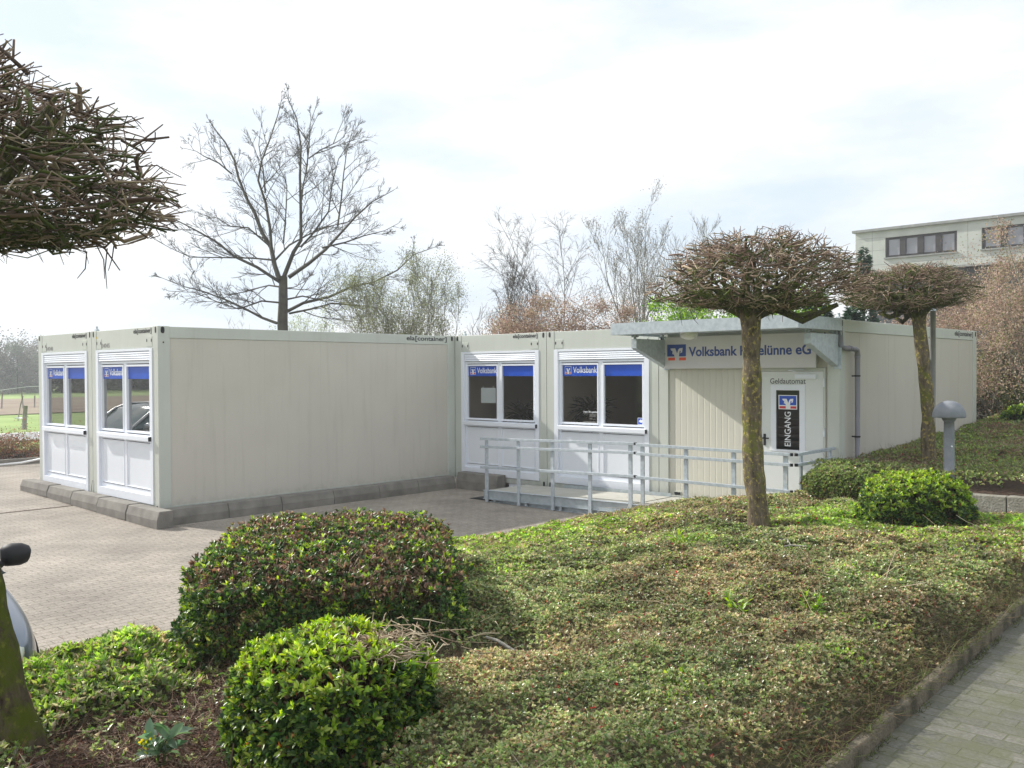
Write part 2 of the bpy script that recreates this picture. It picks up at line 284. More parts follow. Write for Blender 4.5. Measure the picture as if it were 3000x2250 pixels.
class MB:
    """collects simple solids into one mesh"""
    def __init__(s): s.V = []; s.F = []; s.MI = []; s.sm = []
    def poly(s, pts, mi=0):
        k = len(s.V); s.V += [tuple(p) for p in pts]; s.F.append(tuple(range(k, k + len(pts)))); s.MI.append(mi); s.sm.append(False)
    def box(s, x0, x1, y0, y1, z0, z1, mi=0):
        k = len(s.V)
        s.V += [(x0, y0, z0), (x1, y0, z0), (x1, y1, z0), (x0, y1, z0), (x0, y0, z1), (x1, y0, z1), (x1, y1, z1), (x0, y1, z1)]
        for f in ((0, 3, 2, 1), (4, 5, 6, 7), (0, 1, 5, 4), (1, 2, 6, 5), (2, 3, 7, 6), (3, 0, 4, 7)):
            s.F.append(tuple(k + i for i in f)); s.MI.append(mi); s.sm.append(False)
        return s
    def prism(s, pts, axis, a, b, mi=0):
        """pts 2-D outline; extruded along axis from a to b. axis 'x': pts=(y,z); 'y': pts=(x,z); 'z': pts=(x,y)"""
        def p3(p, t): return (t, p[0], p[1]) if axis == 'x' else (p[0], t, p[1]) if axis == 'y' else (p[0], p[1], t)
        k = len(s.V); n = len(pts)
        s.V += [p3(p, a) for p in pts] + [p3(p, b) for p in pts]
        s.F.append(tuple(k + i for i in range(n))[::-1]); s.F.append(tuple(k + n + i for i in range(n)))
        for i in range(n): s.F.append((k + i, k + (i + 1) % n, k + n + (i + 1) % n, k + n + i))
        s.MI += [mi] * (n + 2); s.sm += [False] * (n + 2)
        return s
    def bar(s, p, q, w, h=None, mi=0):
        """square bar from p to q"""
        h = h or w; p = Vector(p); q = Vector(q); d = (q - p).normalized()
        u = d.cross(Vector((0, 0, 1)));
        if u.length < 1e-3: u = Vector((1, 0, 0))
        u.normalize(); v = u.cross(d)
        k = len(s.V)
        for c in (p, q):
            for a, b in ((-1, -1), (1, -1), (1, 1), (-1, 1)): s.V.append(tuple(c + u * (a * w / 2) + v * (b * h / 2)))
        for f in ((0, 1, 2, 3), (7, 6, 5, 4), (0, 4, 5, 1), (1, 5, 6, 2), (2, 6, 7, 3), (3, 7, 4, 0)):
            s.F.append(tuple(k + i for i in f)); s.MI.append(mi); s.sm.append(False)
        return s
    def tube(s, pts, radii, seg=12, mi=0):
        k = len(s.V); n = len(pts); P = [Vector(p) for p in pts]
        for i in range(n):
            d = (P[min(i + 1, n - 1)] - P[max(i - 1, 0)]).normalized()
            ref = Vector((0.31, 0.95, 0)) if abs(d.z) > 0.9 else Vector((0, 0, 1))
            u = d.cross(ref).normalized(); v = d.cross(u)
            for j in range(seg):
                a = 2 * math.pi * j / seg; s.V.append(tuple(P[i] + (u * math.cos(a) + v * math.sin(a)) * radii[i]))
        for i in range(n - 1):
            for j in range(seg):
                s.F.append((k + i * seg + j, k + i * seg + (j + 1) % seg, k + (i + 1) * seg + (j + 1) % seg, k + (i + 1) * seg + j)); s.MI.append(mi); s.sm.append(True)
        s.F.append(tuple(k + j for j in range(seg))); s.F.append(tuple(k + (n - 1) * seg + j for j in range(seg))[::-1]); s.MI += [mi, mi]; s.sm += [False, False]
        return s
    def build(s, name, m, parent=None, bevel=0.0, loc=None):
        me = bpy.data.meshes.new(name); me.from_pydata(s.V, [], s.F)
        me.polygons.foreach_set('material_index', s.MI); me.polygons.foreach_set('use_smooth', s.sm)
        for mm in (m if isinstance(m, (list, tuple)) else [m]): me.materials.append(mm)
        me.update(); o = mkobj(name, me, parent)
        if loc: o.location = loc
        if bevel > 0:
            b = o.modifiers.new('bevel', 'BEVEL'); b.width = bevel; b.segments = 2; b.limit_method = 'ANGLE'; b.angle_limit = math.radians(40)
        return o

def text_obj(name, s, size, m, parent, loc, rot, width=None, bold=0.0, thick=0.0008, align='LEFT'):
    c = bpy.data.curves.new('lettering', 'FONT'); c.body = s; c.size = size; c.extrude = thick; c.offset = bold; c.align_x = align
    t = bpy.data.objects.new('tmp', c); COL.objects.link(t)
    dg = bpy.context.evaluated_depsgraph_get(); me = bpy.data.meshes.new_from_object(t.evaluated_get(dg))
    bpy.data.objects.remove(t); bpy.data.curves.remove(c)
    n = len(me.vertices); co = np.empty(n * 3, dtype=np.float32); me.vertices.foreach_get('co', co); co = co.reshape(-1, 3)
    if width and align == 'LEFT':
        co[:, 0] -= co[:, 0].min(); co[:, 0] *= width / co[:, 0].max(); me.vertices.foreach_set('co', co.ravel())
    me.materials.clear(); me.materials.append(m); me.name = name
    o = mkobj(name, me, parent); o.location = loc; o.rotation_euler = rot
    return o
FRONT = (math.pi / 2, 0, 0)                 # lettering that faces -y
SIDE = (math.pi / 2, 0, math.pi / 2)        # lettering that faces +x

def copy_tree(o, parent=None):
    c = o.copy(); COL.objects.link(c); c.parent = parent
    for ch in [x for x in o.children]: copy_tree(ch, c)
    return c

# value noise
_lat = np.random.default_rng(5).random((256, 256))
def vn(x, y, s=1.0, o=0):
    x = np.asarray(x) * s + 37.3 + o * 17.7; y = np.asarray(y) * s + 91.7 + o * 5.3
    xi = np.floor(x).astype(int); yi = np.floor(y).astype(int); fx = x - xi; fy = y - yi
    fx = fx * fx * (3 - 2 * fx); fy = fy * fy * (3 - 2 * fy)
    a = _lat[xi % 256, yi % 256]; b = _lat[(xi + 1) % 256, yi % 256]; c = _lat[xi % 256, (yi + 1) % 256]; d = _lat[(xi + 1) % 256, (yi + 1) % 256]
    return (a * (1 - fx) + b * fx) * (1 - fy) + (c * (1 - fx) + d * fx) * fy
def fbm(x, y, s=1.0, o=0, n=3):
    t = 0; a = 0.5; 
    for i in range(n): t = t + a * vn(x, y, s * 2 ** i, o + i); a *= 0.5
    return t / (1 - 0.5 ** n)

def norm(a): return a / np.maximum(np.linalg.norm(a, axis=-1, keepdims=True), 1e-9)
def perp(d, rng=RNG):
    r = rng.normal(size=d.shape); return norm(np.cross(d, r))

def leaves(name, P, D, N, L, W, C, m, parent=None, fold=0.25):
    """one folded leaf per row: base P, axis D, face normal N, length L, width W, colour C"""
    n = len(P); D = norm(D); N = norm(N - D * (N * D).sum(1, keepdims=True)); B = np.cross(D, N)
    L = np.broadcast_to(np.asarray(L), (n,))[:, None]; W = np.broadcast_to(np.asarray(W), (n,))[:, None]
    v0 = P; v2 = P + D * L - N * L * 0.12; mid = P + D * L * 0.5
    v1 = mid + B * W * 0.5 + N * W * fold; v3 = mid - B * W * 0.5 + N * W * fold
    V = np.stack([v0, v1, v2, v3], 1).reshape(-1, 3); i = np.arange(n)[:, None] * 4
    F = np.concatenate([i + np.array([0, 1, 2]), i + np.array([0, 2, 3])], 0)
    return mesh_np(name, V, F, m, parent, col=np.repeat(C, 4, 0))

def bigleaves(name, P, D, N, L, W, C, m, parent=None, fold=0.18):
    """six-point folded oval leaf"""
    n = len(P); D = norm(D); N = norm(N - D * (N * D).sum(1, keepdims=True)); B = np.cross(D, N)
    L = np.broadcast_to(np.asarray(L), (n,))[:, None]; W = np.broadcast_to(np.asarray(W), (n,))[:, None]
    def at(t, w, dr): return P + D * L * t + B * W * w + N * (W * abs(w) * 2 * fold - L * dr)
    V = np.stack([at(0, 0, 0), at(.3, .42, .0), at(.68, .40, .03), at(1, 0, .12), at(.68, -.40, .03), at(.3, -.42, .0), at(.5, 0, .0)], 1).reshape(-1, 3)
    i = np.arange(n)[:, None] * 7
    F3 = np.concatenate([i + np.array(f) for f in ((0, 1, 6), (2, 3, 6), (3, 4, 6), (5, 0, 6), (1, 2, 6), (4, 5, 6))], 0)
    return mesh_np(name, V, F3, m, parent, col=np.repeat(C, 7, 0))

def clusters(P, A, k, spread=(0.5, 1.2), rng=RNG):
    """k leaves around each axis A; returns base, dir, normal, index"""
    idx = np.repeat(np.arange(len(P)), k); a = A[idx]; u = perp(a, rng)
    th = rng.uniform(spread[0], spread[1], len(idx))[:, None]
    d = a * np.cos(th) + u * np.sin(th); n = a * np.sin(th) - u * np.cos(th)
    n = norm(n + rng.normal(size=n.shape) * 0.25)
    return P[idx], d, n, idx

def tubes(name, lines, m, parent=None, col=None, seg=3, smooth=True):
    """lines: list of (pts (k,3), radii (k,)) grouped by k"""
    by = {}
    for j, (p, r) in enumerate(lines): by.setdefault(len(p), []).append(j)
    VV = []; FF = []; CC = []; off = 0
    for k, js in by.items():
        P = np.array([lines[j][0] for j in js], float); R = np.array([lines[j][1] for j in js], float); n = len(js)
        T = np.empty_like(P); T[:, 1:-1] = P[:, 2:] - P[:, :-2]; T[:, 0] = P[:, 1] - P[:, 0]; T[:, -1] = P[:, -1] - P[:, -2]; T = norm(T)
        ref = np.where(np.abs(T[:, :1, 2:3]) > 0.85, np.array([1.0, 0.2, 0]), np.array([0.0, 0.1, 1.0]))
        U = norm(np.cross(T, ref)); W = np.cross(T, U)
        a = np.arange(seg) * 2 * np.pi / seg
        V = P[:, :, None] + (U[:, :, None] * np.cos(a)[None, None, :, None] + W[:, :, None] * np.sin(a)[None, None, :, None]) * R[:, :, None, None]
        VV.append(V.reshape(-1, 3))
        b = (np.arange(n) * k * seg)[:, None, None, None] + (np.arange(k - 1) * seg)[None, :, None, None]
        j = np.arange(seg)[None, None, :, None]; j2 = (j + 1) % seg
        q = np.concatenate([b + j, b + j2, b + j2 + seg, b + j + seg], 3).reshape(-1, 4) + off
        FF.append(q)
        if seg == 3 or seg == 4:
            e = (np.arange(n) * k * seg + (k - 1) * seg)[:, None] + np.arange(seg)[None] + off
            FF.append(e)
        if col is not None: CC.append(np.repeat(col[js], k * seg, 0))
        off += n * k * seg
    return mesh_np(name, np.concatenate(VV), FF, m, parent, col=np.concatenate(CC) if col is not None else None, smooth=smooth)

# ------------------------------------------------------------------ ground, road, paving
def grid(name, xs, ys, zf, m, kind='structure'):
    X, Y = np.meshgrid(xs, ys, indexing='ij'); Z = zf(X, Y); nx, ny = X.shape
    V = np.stack([X, Y, Z], -1).reshape(-1, 3)
    i = (np.arange(nx - 1)[:, None] * ny + np.arange(ny - 1)[None]).reshape(-1, 1)
    F = i + np.array([0, ny, ny + 1, 1]); o = mesh_np(name, V, F, m, smooth=True); o['kind'] = kind
    return o
def pave_z(x): x = np.asarray(x, float); return -0.16 + 0.02 * np.clip(-x, 0, 10)
far_z = lambda X, Y: -0.34 + 0.12 * (fbm(X, Y, 0.05, 3) - 0.5) * np.clip((-X - 30) / 30, 0, 1) + 0.0 * X
xs = np.concatenate([[-900, -600, -400, -260], np.arange(-200, -20, 4), [-20, 0, 40, 120, 400, 900]])
ys = np.concatenate([[-900, -500, -300, -200], np.arange(-140, 141, 6), [200, 300, 500, 900]])
grid('ground', xs, ys, lambda X, Y: far_z(X, Y) - 0.02, MT['grass'])
grid('ploughed_field', np.linspace(-84, -46, 14), np.linspace(-160, 160, 60), lambda X, Y: far_z(X, Y) + 0.03 + 0.25 * fbm(X, Y, 0.2, 9) * 0, MT['field'])
grid('road', np.array([-26.5, -22.3]), np.linspace(-160, 160, 20), lambda X, Y: X * 0 - 0.30, MT['road'])
grid('parking_paving', np.array([-9.3, -6, -4, -2, 0, 2, 5, 8]), np.linspace(-40, 20, 8), lambda X, Y: pave_z(X), MT['paving'])
gv = grid('gravel_verge', np.array([-27.3, -26.5]), np.linspace(-160, 160, 20), lambda X, Y: X * 0 - 0.305, mat('pale_gravel', (0.25, 0.25, 0.25), (0.75, 0.74, 0.72), scale=12, rough=0.9, lo=0.45, hi=0.55))
path = grid('footpath', np.array([11.42, 13, 15]), np.linspace(-16, 4.9, 4), lambda X, Y: X * 0 + 0.45, MT['path'])
grid('lawn', np.array([15, 22, 40]), np.linspace(-30, 30, 6), lambda X, Y: X * 0 + 0.44, MT['grass'])
grid('raised_ground', np.linspace(-14, 40, 20), np.linspace(12.3, 46, 14), lambda X, Y: 0.35 + 0.05 * (Y - 12) * 0.5 + 0 * X, MT['soil'])
# dark expansion joint in the paving
jb = MB(); jb.box(-2.6, -2.55, -12, -0.25, -0.105, -0.1035); o = jb.build('paving_joint', MT['soil']); o['kind'] = 'structure'

EX = np.array([5.2, 6, 7.5, 8.6, 10, 11.4]); EZ = np.array([-.13, .04, .27, .37, .43, .50])
def kx(y): return 11.485 + np.clip((.55 - np.asarray(y, float)) * .045, -.2, .4)
def edge_x(y): return 5.3 + 2.0 * (1 / (1 + np.exp((np.asarray(y) + 2.6) * 3.0)))
def soil_z(x, y):
    e = edge_x(y); xx = 5.2 + (np.asarray(x) - e) * (11.4 - 5.2) / (11.4 - e)
    z1 = np.interp(x, EX, EZ); z2 = np.interp(xx, EX, EZ)
    return np.where(np.asarray(x) < e + 1.2, z2 * (1 - np.clip((x - e) / 1.2, 0, 1)) + z1 * np.clip((x - e) / 1.2, 0, 1), z1)
_sz0 = soil_z
def soil_z(x, y):
    w_ = np.clip((np.asarray(y) - 3.5) / 1.2, 0, 1); w_ = w_ * w_ * (3 - 2 * w_) * np.clip((np.asarray(x) - 7.9) / .8, 0, 1)
    return _sz0(x, y) - .20 * w_
def mound(x, y): return 0.05 * (fbm(x, y, 2.5, 2) - 0.5) + 0.03 * (fbm(x, y, 9, 4) - 0.5)
xs = np.linspace(5.2, 11.42, 110); ys = np.linspace(-11, 4.86, 190)
X, Y = np.meshgrid(xs, ys, indexing='ij'); Xs = edge_x(Y) + (X - 5.2) / (11.42 - 5.2) * (kx(Y) - .045 - edge_x(Y))
V = np.stack([Xs, Y, soil_z(Xs, Y) + mound(Xs, Y)], -1).reshape(-1, 3); i = (np.arange(109)[:, None] * 190 + np.arange(189)[None]).reshape(-1, 1)
so_ = mesh_np('planting_soil', V, i + np.array([0, 190, 191, 1]), MT['soil'], smooth=True); so_['kind'] = 'structure'
UX0, UX1 = 7.9, 13.5
def usoil_z(x, y): return 0.64 + 0.09 * np.clip((y - 5.1) / 1.2, 0, 1) + 0.025 * np.clip(y - 6.3, 0, 20) + 0.05 * (fbm(x, y, 2.5, 12) - 0.5)
grid('upper_bed_soil', np.linspace(UX0, UX1, 50), np.linspace(5.14, 16, 90), usoil_z, MT['soil'])

# path edging: kerb stones of about one metre, each one a thing
kerbs = []
def kerb_profile(h0, h1): return h0, h1
ys_k = np.arange(-10.4, 4.6, 1.003)
for n_, yk in enumerate(ys_k):
    b = MB(); b.prism([(-.052, 0.30), (0, 0.30), (0, 0.518), (-.008, 0.527), (-.046, 0.527), (-.052, 0.52)], 'y', 0, 0.993)
    o = b.build('edging_kerb', MT['pathkerb'], None, 0.006)
    o.rotation_euler.z = .045 + random.uniform(-.004, .004)
    o.location = (float(kx(yk)) + random.uniform(-.004, .004), yk, random.uniform(-.008, .006))
    kerbs.append(o)
vis = [k for k, yk in zip(kerbs, ys_k) if -3.6 < yk < 3]
ordn = ['first', 'second', 'third', 'fourth', 'fifth', 'sixth', 'seventh', 'eighth', 'ninth', 'tenth', 'eleventh', 'twelfth', 'thirteenth', 'fourteenth', 'fifteenth', 'sixteenth']
for k, o in enumerate(kerbs):
    if o in vis: tag(o, 'mossy edging kerb stone beside the footpath, %s one from the bottom edge of the photo' % ordn[vis.index(o)], 'kerb stone', 'edging kerb stones along the footpath')
    else: tag(o, 'mossy edging kerb stone of the footpath beyond the edge of the photo', 'kerb stone', 'edging kerb stones along the footpath')

# ------------------------------------------------------------------ retaining wall
wroot = empty('retaining_wall', (8.0, 4.95, 0.2), 'low weathered concrete retaining wall under the upper planting bed beside the ramp', 'wall')
xw = 7.95; 
for wlen in (1.20, 1.05, 1.08, 1.1, 1.1):
    b = MB(); b.box(xw - 8.0 + .004, xw - 8.0 + wlen - .006, 0.0, 0.14, -0.05, 0.45 + random.uniform(-.012, .012)); b.build('wall_block', MT['wallconc'], wroot, 0.012); xw += wlen
b = MB(); b.box(-0.10, 0.036, 0.15, 1.0, -0.05, 0.44); b.build('wall_block', MT['wallconc'], wroot, 0.012)

# ------------------------------------------------------------------ containers
L = 6.055; H = 2.8
VP = [(.175, .76), (.42, .77), (.45, .72), (.53, .44), (.60, .68), (.66, .76), (.83, .78), (.80, .50), (.70, .45), (.73, .60), (.67, .59), (.60, .0), (.47, .0), (.37, .34), (.33, .40), (.27, .40), (.29, .58), (.24, .62), (.20, .66)]
def logo(parent, x, z, w, h, y, style, name='logo'):
    """style 'outline': white border; 'sign': no border"""
    b = MB()
    def R(x0, x1, z0, z1, d, mi): b.poly([(x + w * x0, y - d, z + h * z0), (x + w * x1, y - d, z + h * z0), (x + w * x1, y - d, z + h * z1), (x + w * x0, y - d, z + h * z1)], mi)
    if style == 'outline':
        R(-.05, 1.05, -.06, 1.06, .0006, 0); 
        R(.0, 1, .27, 1, .0012, 1); R(0, .38, 0, .19, .0012, 2); R(.66, 1, 0, .19, .0012, 2)
    else:
        R(0, 1, .25, 1, .0012, 1); R(.05, .42, 0, .18, .0012, 2); R(.64, 1.0, 0, .18, .0012, 2)
    b.poly([(x + w * p[0], y - .0018, z + h * p[1]) for p in reversed(VP)], 0)
    return b.build(name, [MT['white'] if style == 'outline' else MT['sign'], MT['blue'] if style == 'outline' else MT['signblue'], MT['red'] if style == 'outline' else MT['orange']], parent)

def slot(parent, x, z, y=-0.003, w=0.045, h=0.095, side=False, name='lifting_slot'):
    pts = []
    for k in range(12):
        a = 2 * math.pi * k / 12; pts.append((w / 2 * math.cos(a), (h - w) / 2 * (1 if math.sin(a) > 0 else -1) * (abs(math.sin(a)) > 1e-6) + w / 2 * math.sin(a)))
    b = MB()
    if side: b.prism([(x + p[0], z + p[1]) for p in pts], 'x', y, y + .004)
    else: b.prism([(x + p[0], z + p[1]) for p in pts], 'y', y, y + .004)
    return b.build(name, MT['black'], parent)

def window_unit(root, glass, words=True):
    """white window front, local x .18-2.22"""
    b = MB()
    b.box(.182, .272, -.012, .05, .105, 2.475); b.box(2.128, 2.218, -.012, .05, .105, 2.475)
    b.box(.272, 2.128, -.012, .05, .105, .235); b.box(.272, 2.128, -.010, .05, 2.435, 2.475)
    b.box(.272, 2.128, .030, .05, .235, .30); b.box(.272, 2.128, .030, .05, 2.245, 2.285); b.box(.272, 2.128, .031, .052, 1.03, 1.145)
    # inner frame bars
    for z0, z1 in ((.30, 1.03), (1.145, 2.245)):
        b.box(.272, .312, .028, .052, z0, z1); b.box(2.088, 2.128, .028, .052, z0, z1); b.box(1.155, 1.245, .026, .052, z0, z1)
    # sash rims
    for x0, x1 in ((.312, 1.155), (1.245, 2.088)):
        t = .026
        b.box(x0, x0 + t, .016, .062, 1.16, 2.232); b.box(x1 - t, x1, .016, .062, 1.16, 2.232)
        b.box(x0 + t, x1 - t, .016, .062, 1.16, 1.195); b.box(x0 + t, x1 - t, .016, .062, 2.198, 2.232)
        b.box(x0, x0 + .014, .020, .062, .31, 1.02); b.box(x1 - .014, x1, .020, .062, .31, 1.02)
        b.box(x0 + .014, x1 - .014, .020, .062, .31, .324); b.box(x0 + .014, x1 - .014, .020, .062, 1.006, 1.02)
    w = b.build('window', MT['pvc'], root, 0.003)
    b = MB()
    b.box(.275, 2.125, .012, .10, 2.29, 2.43)
    for k in range(4): b.prism([(-.008, 2.300 + k * .034), (.012, 2.296 + k * .034), (.012, 2.324 + k * .034), (.004, 2.322 + k * .034)], 'x', .275, 2.125)
    b.build('shutter_box', MT['pvc'], w)
    b = MB(); b.prism([(-.058, 1.062), (.028, 1.062), (.028, 1.142), (-.058, 1.128)], 'x', .29, 2.165); b.build('sill', MT['pvc'], w, 0.003)
    b = MB(); b.box(2.166, 2.174, -.058, .012, 1.062, 1.128); b.build('sill_end_cap', MT['black'], w)
    for k, (x0, x1) in enumerate(((.338, 1.129), (1.271, 2.062))):
        b = MB(); b.poly([(x0 - .01, .058, 1.19), (x1 + .01, .058, 1.19), (x1 + .01, .058, 2.20), (x0 - .01, .058, 2.20)]); b.build('pane', glass, w)
        b = MB(); b.box(x0, x1, .050, .0535, 2.01, 2.197); b.box(x0, x1, .0495, .0535, 2.005, 2.0098); b.build('blue_film', MT['blue'], w)
        if k == 0 and words:
            lg = logo(w, x0 + .055, 2.045, .135, .125, .0495, 'outline')
            text_obj('lettering', 'Volksbank', .15, MT['white'], w, (x0 + .235, .0490, 2.062), FRONT, width=.53, bold=.0015)
        b = MB(); b.box(x0 - .012, x1 + .012, .036, .05, .324, 1.006); b.build('lower_panel', MT['pvcpanel'], w)
    return w

def container(label, x0, y0, w, style, front_word=True, side_word=False, num=None, glass='glass', group='beige site containers joined as a bank branch'):
    root = empty('site_container', (x0, y0, 0), label, 'container', group)
    g = .005; b = MB(); P = .18; D = .19
    for px0, px1 in ((g, P), (w - P, w - g)):
        for py0, py1 in ((0, D), (L - D, L)): b.box(px0, px1, py0, py1, 0, H)
    z0 = 2.478
    b.box(P, w - P, .006, .12, z0, H - .006); b.box(P, w - P, L - .12, L - .006, z0, H - .006)
    b.box(P, w - P, .006, .12, .0, .10); b.box(P, w - P, L - .12, L - .006, .0, .12)
    for xa, xb in ((g + .004, .13), (w - .13, w - g - .004)):
        b.box(xa, xb, D, L - D, 2.622, H - .006); b.box(xa, xb, D, L - D, 0, .085)
    b.build('frame', MT['frame'], root, 0.006)
    b = MB(); b.box(.13, w - .13, .12, L - .12, 2.70, 2.745); b.build('roof', MT['frame'], root)
    b = MB(); b.box(.13, w - .13, .12, L - .12, .02, .05); b.build('floor', MT['room'], root)
    b = MB(); b.box(.13, w - .13, .12, L - .12, 2.62, 2.66); b.build('ceiling', MT['room'], root)
    for xa, xb in ((g + .016, .075), (w - .075, w - g - .016)):
        b = MB(); b.box(xa, xb, D, L - D, .086, 2.62); b.build('side_wall', MT['side'], root)
        b = MB()
        for q in range(5):
            yq = .72 + q * 1.09; b.box(xa - .0012 if xa < 1 else xb, xa if xa < 1 else xb + .0012, yq, yq + .012, .09, 2.615)
        b.build('panel_strip', MT['side'], root)
        b = MB(); b.box(.08 if xa < 1 else w - .10, .10 if xa < 1 else w - .08, .13, L - .13, .055, 2.618); b.build('inner_lining', MT['room'], root)
    b = MB(); b.box(P, w - P, L - .09, L - .03, .125, z0 - .002); b.build('rear_wall', MT['side'], root)
    for x in (.075, w - .075): slot(root, x, H - .058)
    for x in (.075, w - .075):
        if style == 'window': slot(root, x, .055)
    slot(root, L * 0 + .075, H - .06, w - g + .0005, w=.06, h=.10, side=True)
    slot(root, .085, 2.555, w - g + .0005, w=.022, h=.024, side=True)
    slot(root, L - .075, H - .06, w - g + .0005, w=.05, h=.09, side=True)
    for x in (.20, w - .38):
        b = MB(); b.box(x, x + .18, .0, .008, 2.50, 2.655); f = b.build('cable_flap', MT['frame'], root, 0.003)
        for dx in (.015, .165): slot(f, x + dx, 2.59, -.002, w=.026, h=.05, name='flap_slot')
    for ya in (.035, L - .05):
        b = MB(); b.box(-.012, .012, ya, ya + .015, .0, 2.795); b.build('seam_leak_block', MT['frame'], root)  # added strip that blocks light leaking through the seam
    if front_word: text_obj('lettering', 'ela[container]', .098, MT['ink'], root, (w - .83 if style == 'window' else 0, .0035, 2.710), FRONT, width=.61, bold=.0018)
    if side_word: text_obj('lettering', 'ela[container]', .118, MT['ink'], root, (w - g - .0025, L - 1.23, 2.690), SIDE, width=1.02, bold=.0022)
    if num: text_obj('number_stencil', num, .10, MT['greyink'], root, (.235 + .08, .0035, 2.512), FRONT, width=.38, bold=.001)
    if style == 'window': window_unit(root, MT[glass])
    return root

c1 = container('leftmost container, its window mirroring green meadow, half the blank one hides behind', -4.8, 0, 2.4, 'window', num='704040', glass='glassl')
c2 = container('left corner container with long blank side wall, window mirroring a silver car', -2.4, 0, 2.4, 'window', side_word=True, num='704045', glass='glassl')
c3 = container('inner corner container with a paper notice behind its left window pane', 0, L, 2.4, 'window')
c4 = container('middle container with opening hours and camera sticker on its window', 2.4, L, 2.4, 'window')
c4c = None
c5 = container('right corner container with ribbed front, entrance door and downpipe on its long side', 4.8, L, 3.0, 'door', front_word=False, side_word=True)
b = MB(); b.box(-.14, -.002, .002, .03, .0, 2.79); b.build('corner_leak_block', MT['frame'], c3)  # added filler closing the light slit at the inner corner
# lashings / small marks
b = MB(); b.box(.13, .22, .0045, .0058, 2.665, 2.70); b.build('yellow_sticker', mat('yellow_sticker', (0.65, 0.5, 0.03)), c2)
b = MB(); b.tube([(2.39, .10, .28), (2.395, -.012, .30), (2.36, -.014, .18), (2.34, -.012, .10)], [.006] * 4, 6); b.build('seal_wire', MT['wood'], c1)
def ridge(name, root, x, y):  # lifting lugs standing on the roof seams
    b = MB(); b.box(x - .03, x + .03, y + .05, y + .11, 2.8, 2.835); b.tube([(x, y + .08, 2.835), (x, y + .08, 2.885)], [.018, .018], 8); return b.build(name, MT['steel'], root)
ridge('roof_bolt', c5, 2.93, .05); ridge('roof_bolt', c1, 2.33, .04); ridge('roof_bolt', c3, .1, .1)

# paper notice behind the pane, opening hours and camera sticker
b = MB(); b.box(.66, 1.055, .066, .068, 1.49, 1.78); pn = b.build('paper_notice', mat('pale_blue_paper', (0.72, 0.84, 0.88), rough=0.7), c3)
for x in (.715, .985):
    b = MB(); b.box(x, x + .012, .065, .069, 1.775, 1.82); b.build('hanging_clip', MT['white'], c3)
w4 = [o for o in c4.children if o.name.startswith('window')][0]
text_obj('opening_hours', 'Unsere Öffnungszeiten', .04, MT['white'], w4, (.80, .0545, 1.372), FRONT, width=.30, bold=.0006)
b = MB()
for k, (x, wd) in enumerate(((.80, .11), (.93, .15), (.93, .16), (.93, .13), (.93, .15), (.93, .06), (.93, .14), (.80, .29), (.80, .27), (.80, .24))):
    z = (1.345, 1.345, 1.330, 1.315, 1.30, 1.272, 1.257, 1.215, 1.203, 1.191 + .009)[k]; b.box(x, x + wd, .0540, .0548, z, z + .005)
b.build('small_print', MT['greyink'], w4)
b = MB(); b.box(1.945, 2.062, .0535, .0548, 1.20, 1.315, 0)
b.box(1.953, 2.054, .0527, .0540, 1.208, 1.307, 1); st = b.build('camera_sticker', [MT['white'], MT['blue']], w4)
b = MB(); b.prism([(1.972, 1.245), (2.02, 1.230), (2.045, 1.252), (2.040, 1.275), (1.995, 1.282), (1.970, 1.265)], 'y', .0520, .0526); b.box(2.005, 2.013, .0520, .0526, 1.28, 1.298); b.build('camera_symbol', MT['white'], st)

# ---- front of the right corner container: ribbed wall, door
b = MB(); b.box(.182, 1.765, .028, .075, .102, 2.476); b.build('front_wall', MT['rib'], c5)
b = MB(); b.box(1.77, 1.805, .004, .09, .102, 2.12); b.box(2.755, 2.79, .004, .09, .102, 2.12); b.box(1.805, 2.755, .004, .09, 2.072, 2.12)
b.build('door_frame', MT['frame'], c5, 0.003)
b = MB(); b.box(1.766, 2.82, .028, .075, 2.122, 2.476); b.box(2.792, 2.818, .030, .075, .102, 2.12); b.build('front_wall', MT['side'], c5)
b = MB()
x0, x1, z0, z1 = 1.955, 2.485, .905, 1.875   # glazed opening frame
b.box(1.808, x0, .012, .055, .105, 2.068); b.box(x1, 2.752, .012, .055, .105, 2.068); b.box(x0, x1, .012, .055, .105, z0); b.box(x0, x1, .012, .055, z1, 2.068)
door = b.build('door', MT['door'], c5, 0.002)
b = MB(); b.box(x0, x0 + .085, .004, .05, z0, z1); b.box(x1 - .085, x1, .004, .05, z0, z1); b.box(x0 + .085, x1 - .085, .004, .05, z0, z0 + .03); b.box(x0 + .085, x1 - .085, .004, .05, z1 - .08, z1)
b.build('glazing_frame', MT['pvc'], door, 0.003)
gx0, gx1 = x0 + .085, x1 - .085
b = MB(); b.poly([(gx0, .014, z0 + .03), (gx1, .014, z0 + .03), (gx1, .014, z1 - .08), (gx0, .014, z1 - .08)]); b.build('door_pane', MT['glassd'], door)
b = MB()
for z in (1.02, 1.12, 1.24, 1.38): b.box(gx0, gx1, .10, .12, z, z + .03)
b.build('inner_rail', MT['greyink'], door)
logo(door, gx0 + .05, 1.53, .262, .185, .011, 'outline')
text_obj('lettering', 'EINGANG', .135, MT['white'], door, (gx0 + .225, .0105, .985), (math.pi / 2, -math.pi / 2, 0), width=.50, bold=.001)
text_obj('lettering', 'Geldautomat', .11, MT['darkink'], door, (1.945, .0105, 1.892), FRONT, width=.55, bold=.0005)
b = MB(); b.box(1.84, 1.875, .0, .012, .98, 1.15); b.tube([(1.857, .0, 1.09), (1.857, -.05, 1.09), (1.95, -.05, 1.09)], [.011] * 3, 8); b.build('door_handle', MT['black'], door)
